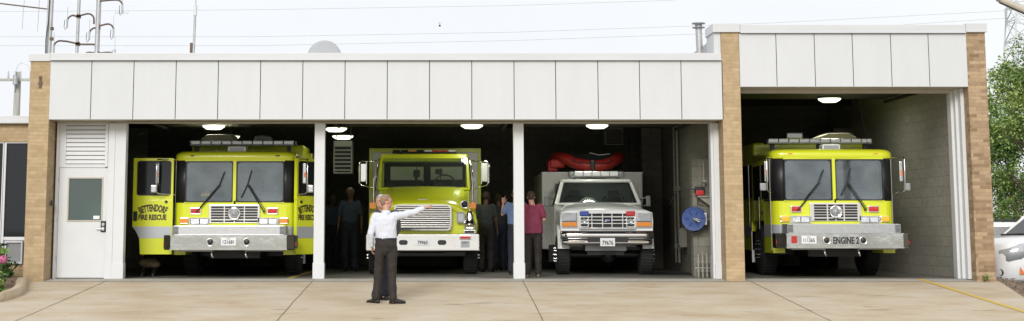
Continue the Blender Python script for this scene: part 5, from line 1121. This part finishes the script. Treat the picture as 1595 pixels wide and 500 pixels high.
def tree(name, label, x, y, h, rx, ry, n, size, mats, seed, zb=.25, base=None, group=None, cat='tree', trunk=.16, ncl=60):
    rnd = random.Random(seed); z0 = H(x, y)-.05 if base is None else base; t = thing(name, label, cat, (x, y, z0), group=group)
    cl = []; limbs = MB(); top = V(rnd.uniform(-.3, .3), rnd.uniform(-.3, .3), h*.82)
    limbs.tube([(0, 0, 0), (.03, .02, h*.2), (top.x*.4, top.y*.4, h*.45), tuple(top)], [trunk*1.25, trunk, trunk*.7, .03], 9)
    for i in range(ncl):
        f = rnd.uniform(zb, 1); prof = sin(pi*min(1, (f-zb)/(1-zb)*.86+.14))**.7; a = rnd.uniform(0, 2*pi); q = sqrt(rnd.uniform(.08, 1))
        c = V(rx*prof*q*cos(a), ry*prof*q*sin(a), h*f-.3+rnd.uniform(-.2, .2)); cl.append((c, rnd.uniform(.07, .15)*h*.8))
        if i % 2 == 0:
            st_ = V(top.x*f*.8, top.y*f*.8, max(h*.15, c.z*.62)); md = st_.lerp(c, .55)+V(0, 0, -.1)
            limbs.tube([tuple(st_), tuple(md), tuple(c)], [trunk*.32, trunk*.18, .012], 6)
    limbs.build('trunk', 'bark', t); leaves(cl, n, size, rnd).build('crown', mats, t, fix=False); return t
tree('leafy_tree', 'light green leafy tree filling the right edge behind the white cars', 19.6, 20, 7.9, 3.2, 2.8, 42000, .115, ['leaf_a', 'leaf_b'], 3, .2)
tree('leafy_tree', 'lower darker green tree behind the parked cars, left of the blue spruce', 23.2, 33, 6.3, 4.0, 3.5, 24000, .15, ['leaf_dark', 'leaf_a'], 8, .12)
tree('leafy_tree', 'green tree beyond the parking lot at the far right', 26.5, 24, 7.6, 3.6, 3.2, 14000, .19, ['leaf_a', 'leaf_b'], 12, .18)
# blue spruce
rnd = random.Random(4); t = thing('blue_spruce', 'small blue green spruce peeking out just right of the brick pillar', 'spruce', (15.6, 16.5, H(16, 16)))
MB().tube([(0, 0, 0), (0, 0, 1.9)], [.07, .02], 8).build('trunk', 'bark', t)
cl = [(V(cos(a)*r, sin(a)*r, z), .22*(1.25-z/2.2)) for z in [.25+.17*k for k in range(10)] for a, r in [(rnd.uniform(0, 6.28), (1-z/2.15)*.85*rnd.uniform(.5, 1)) for _ in range(9)]]
leaves(cl, 9000, .07, rnd).build('crown', ['leaf_blue', 'leaf_blue'], t, fix=False)
# hydrangea with pink blossom at the left edge, low plants
def bush(label, x, y, r, h, n, size, seed, mats=('leaf_dark', 'leaf_a'), name='shrub', cat='shrub', flowers=()):
    rnd = random.Random(seed); z0 = H(x, y)+.02; t = thing(name, label, cat, (x, y, z0))
    cl = [(V(rnd.uniform(-1, 1)*r*.7, rnd.uniform(-1, 1)*r*.7, rnd.uniform(.25, .95)*h), r*.35) for _ in range(16)]
    st = MB(); [st.tube([(c.x*.2, c.y*.2, 0), (c.x*.6, c.y*.6, c.z*.6), tuple(c)], [.012, .009, .005], 6) for c, _ in cl]; st.build('stem', 'bark', t)
    leaves(cl, n, size, rnd).build('foliage', list(mats), t, fix=False)
    for fx, fy, fz in flowers:
        m = MB()
        for k in range(110):
            d = V(rnd.gauss(0, 1), rnd.gauss(0, 1), rnd.gauss(0, 1)).normalized(); c = V(fx, fy, fz)+d*.075; u = d.orthogonal().normalized()*.02; w = d.cross(u)
            m.add([c+u, c+w, c-u, c-w], [[0, 1, 2, 3]])
        m.build('blossom', 'petal', t)
    return t
yb_ = -2.3; xb = X_(-2, yb_)
zl = Z_(412, yb_)-H(0, yb_)
bush('hydrangea bush with one pink blossom at the left edge of the bed', xb-.14, yb_, .24, .40, 420, .10, 5, name='hydrangea', cat='bush', flowers=((X_(6, yb_-.28)-xb+.14, -.28, Z_(404, yb_-.28)-H(0, yb_)-.02),))
bush('dark broad leaved plant above the pink blossom at the left edge', X_(0, -1.8), -1.8, .17, .82, 150, .17, 6, name='leafy_plant', cat='plant')
bush('small bright green ground plant below the pink blossom', X_(3, -2.7), -2.7, .16, .22, 260, .07, 7, ('leaf_b', 'leaf_a'), 'ground_plant', 'plant')
bush('small green weed growing at the foot of the right brick pillar', X_(1532, -.68), -.66, .08, .11, 120, .04, 9, ('leaf_b', 'leaf_a'), 'weed', 'weed')
bush('dark low shrub below the window of the brick wing', X_(14, .0), -.05, .22, .30, 260, .08, 11, ('leaf_dark', 'leaf_dark'), 'shrub', 'shrub')
# loose leaf litter on the mulch (nobody could count it)
rnd = random.Random(2); m = MB()
for k in range(3600):
    if k % 2: x, y = rnd.uniform(-12.5, -8.05), rnd.uniform(-4, .3); 
    else: x, y = rnd.uniform(9.6, 12.5), rnd.uniform(-3.3, 1.2)
    if x > 0 and x < 10.44-(-y-.6)*.20: continue
    z = H(x, y)+(.035 if x < 0 else .0)+rnd.uniform(0, .015); a = rnd.uniform(0, 6.28); s = rnd.uniform(.02, .055)
    m.add([(x, y, z), (x+s*cos(a), y+s*sin(a), z+rnd.uniform(0, .02)), (x+s*1.2*cos(a+.6), y+s*1.2*sin(a+.6), z+.006), (x+s*.6*cos(a+1.3), y+s*.6*sin(a+1.3), z)], [[0, 1, 2, 3]], rnd.choice((0, 0, 1)))
o = m.build('leaf_litter', ['rust', 'bunker'], fix=False); struct(o, 'stuff'); o['label'] = 'dry brown leaf litter scattered on the mulch beds'; o['category'] = 'leaves'

# ------------------------------------------------------------------ sky, sun, camera
EL, AZ = R(29), R(192)      # sun high behind the camera, a little to the left
w = bpy.data.worlds.new('World'); S.world = w; w.use_nodes = True; N, L = w.node_tree.nodes, w.node_tree.links
bg = N['Background']; sky = N.new('ShaderNodeTexSky'); sky.sky_type = 'NISHITA'; sky.sun_disc = False; sky.sun_elevation = EL; sky.sun_rotation = AZ; sky.dust_density = 3
tc = N.new('ShaderNodeTexCoord'); nz_ = N.new('ShaderNodeTexNoise'); nz_.inputs['Scale'].default_value = 2.2; nz_.inputs['Detail'].default_value = 5; L.new(tc.outputs['Generated'], nz_.inputs['Vector'])
cr_ = N.new('ShaderNodeValToRGB'); cr_.color_ramp.elements[0].position = .3; cr_.color_ramp.elements[1].position = .7
cr_.color_ramp.elements[0].color = (8.1, 8.35, 8.7, 1); cr_.color_ramp.elements[1].color = (9.05, 9.2, 9.4, 1); L.new(nz_.outputs['Fac'], cr_.inputs['Fac'])
mx = N.new('ShaderNodeMix'); mx.data_type = 'RGBA'; mx.inputs['Factor'].default_value = .93; L.new(sky.outputs['Color'], mx.inputs['A']); L.new(cr_.outputs['Color'], mx.inputs['B'])
L.new(mx.outputs['Result'], bg.inputs['Color']); bg.inputs['Strength'].default_value = .088
sd = bpy.data.lights.new('sun', 'SUN'); sd.energy = 1.75; sd.angle = R(24); sd.color = (1, .982, .955)
so = bpy.data.objects.new('sun', sd); COL.objects.link(so)
dirv = Vector((sin(AZ)*cos(EL), cos(AZ)*cos(EL), sin(EL)))
so.rotation_euler = dirv.to_track_quat('Z', 'Y').to_euler(); so.location = (0, -20, 30)
cd = bpy.data.cameras.new('camera'); cam = bpy.data.objects.new('camera', cd); COL.objects.link(cam); S.camera = cam
cd.lens = 36*F/1595; cd.sensor_width = 36; cd.shift_x = 102.5/1595; cd.shift_y = -213/1595; cd.clip_end = 3000; cd.clip_start = .1
cam.location = (0, -30, CZ); cam.rotation_euler = (pi/2+TH, 0, 0)
S.view_settings.view_transform = 'Standard'; S.view_settings.look = 'None'; S.view_settings.exposure = .40; S.view_settings.gamma = 1
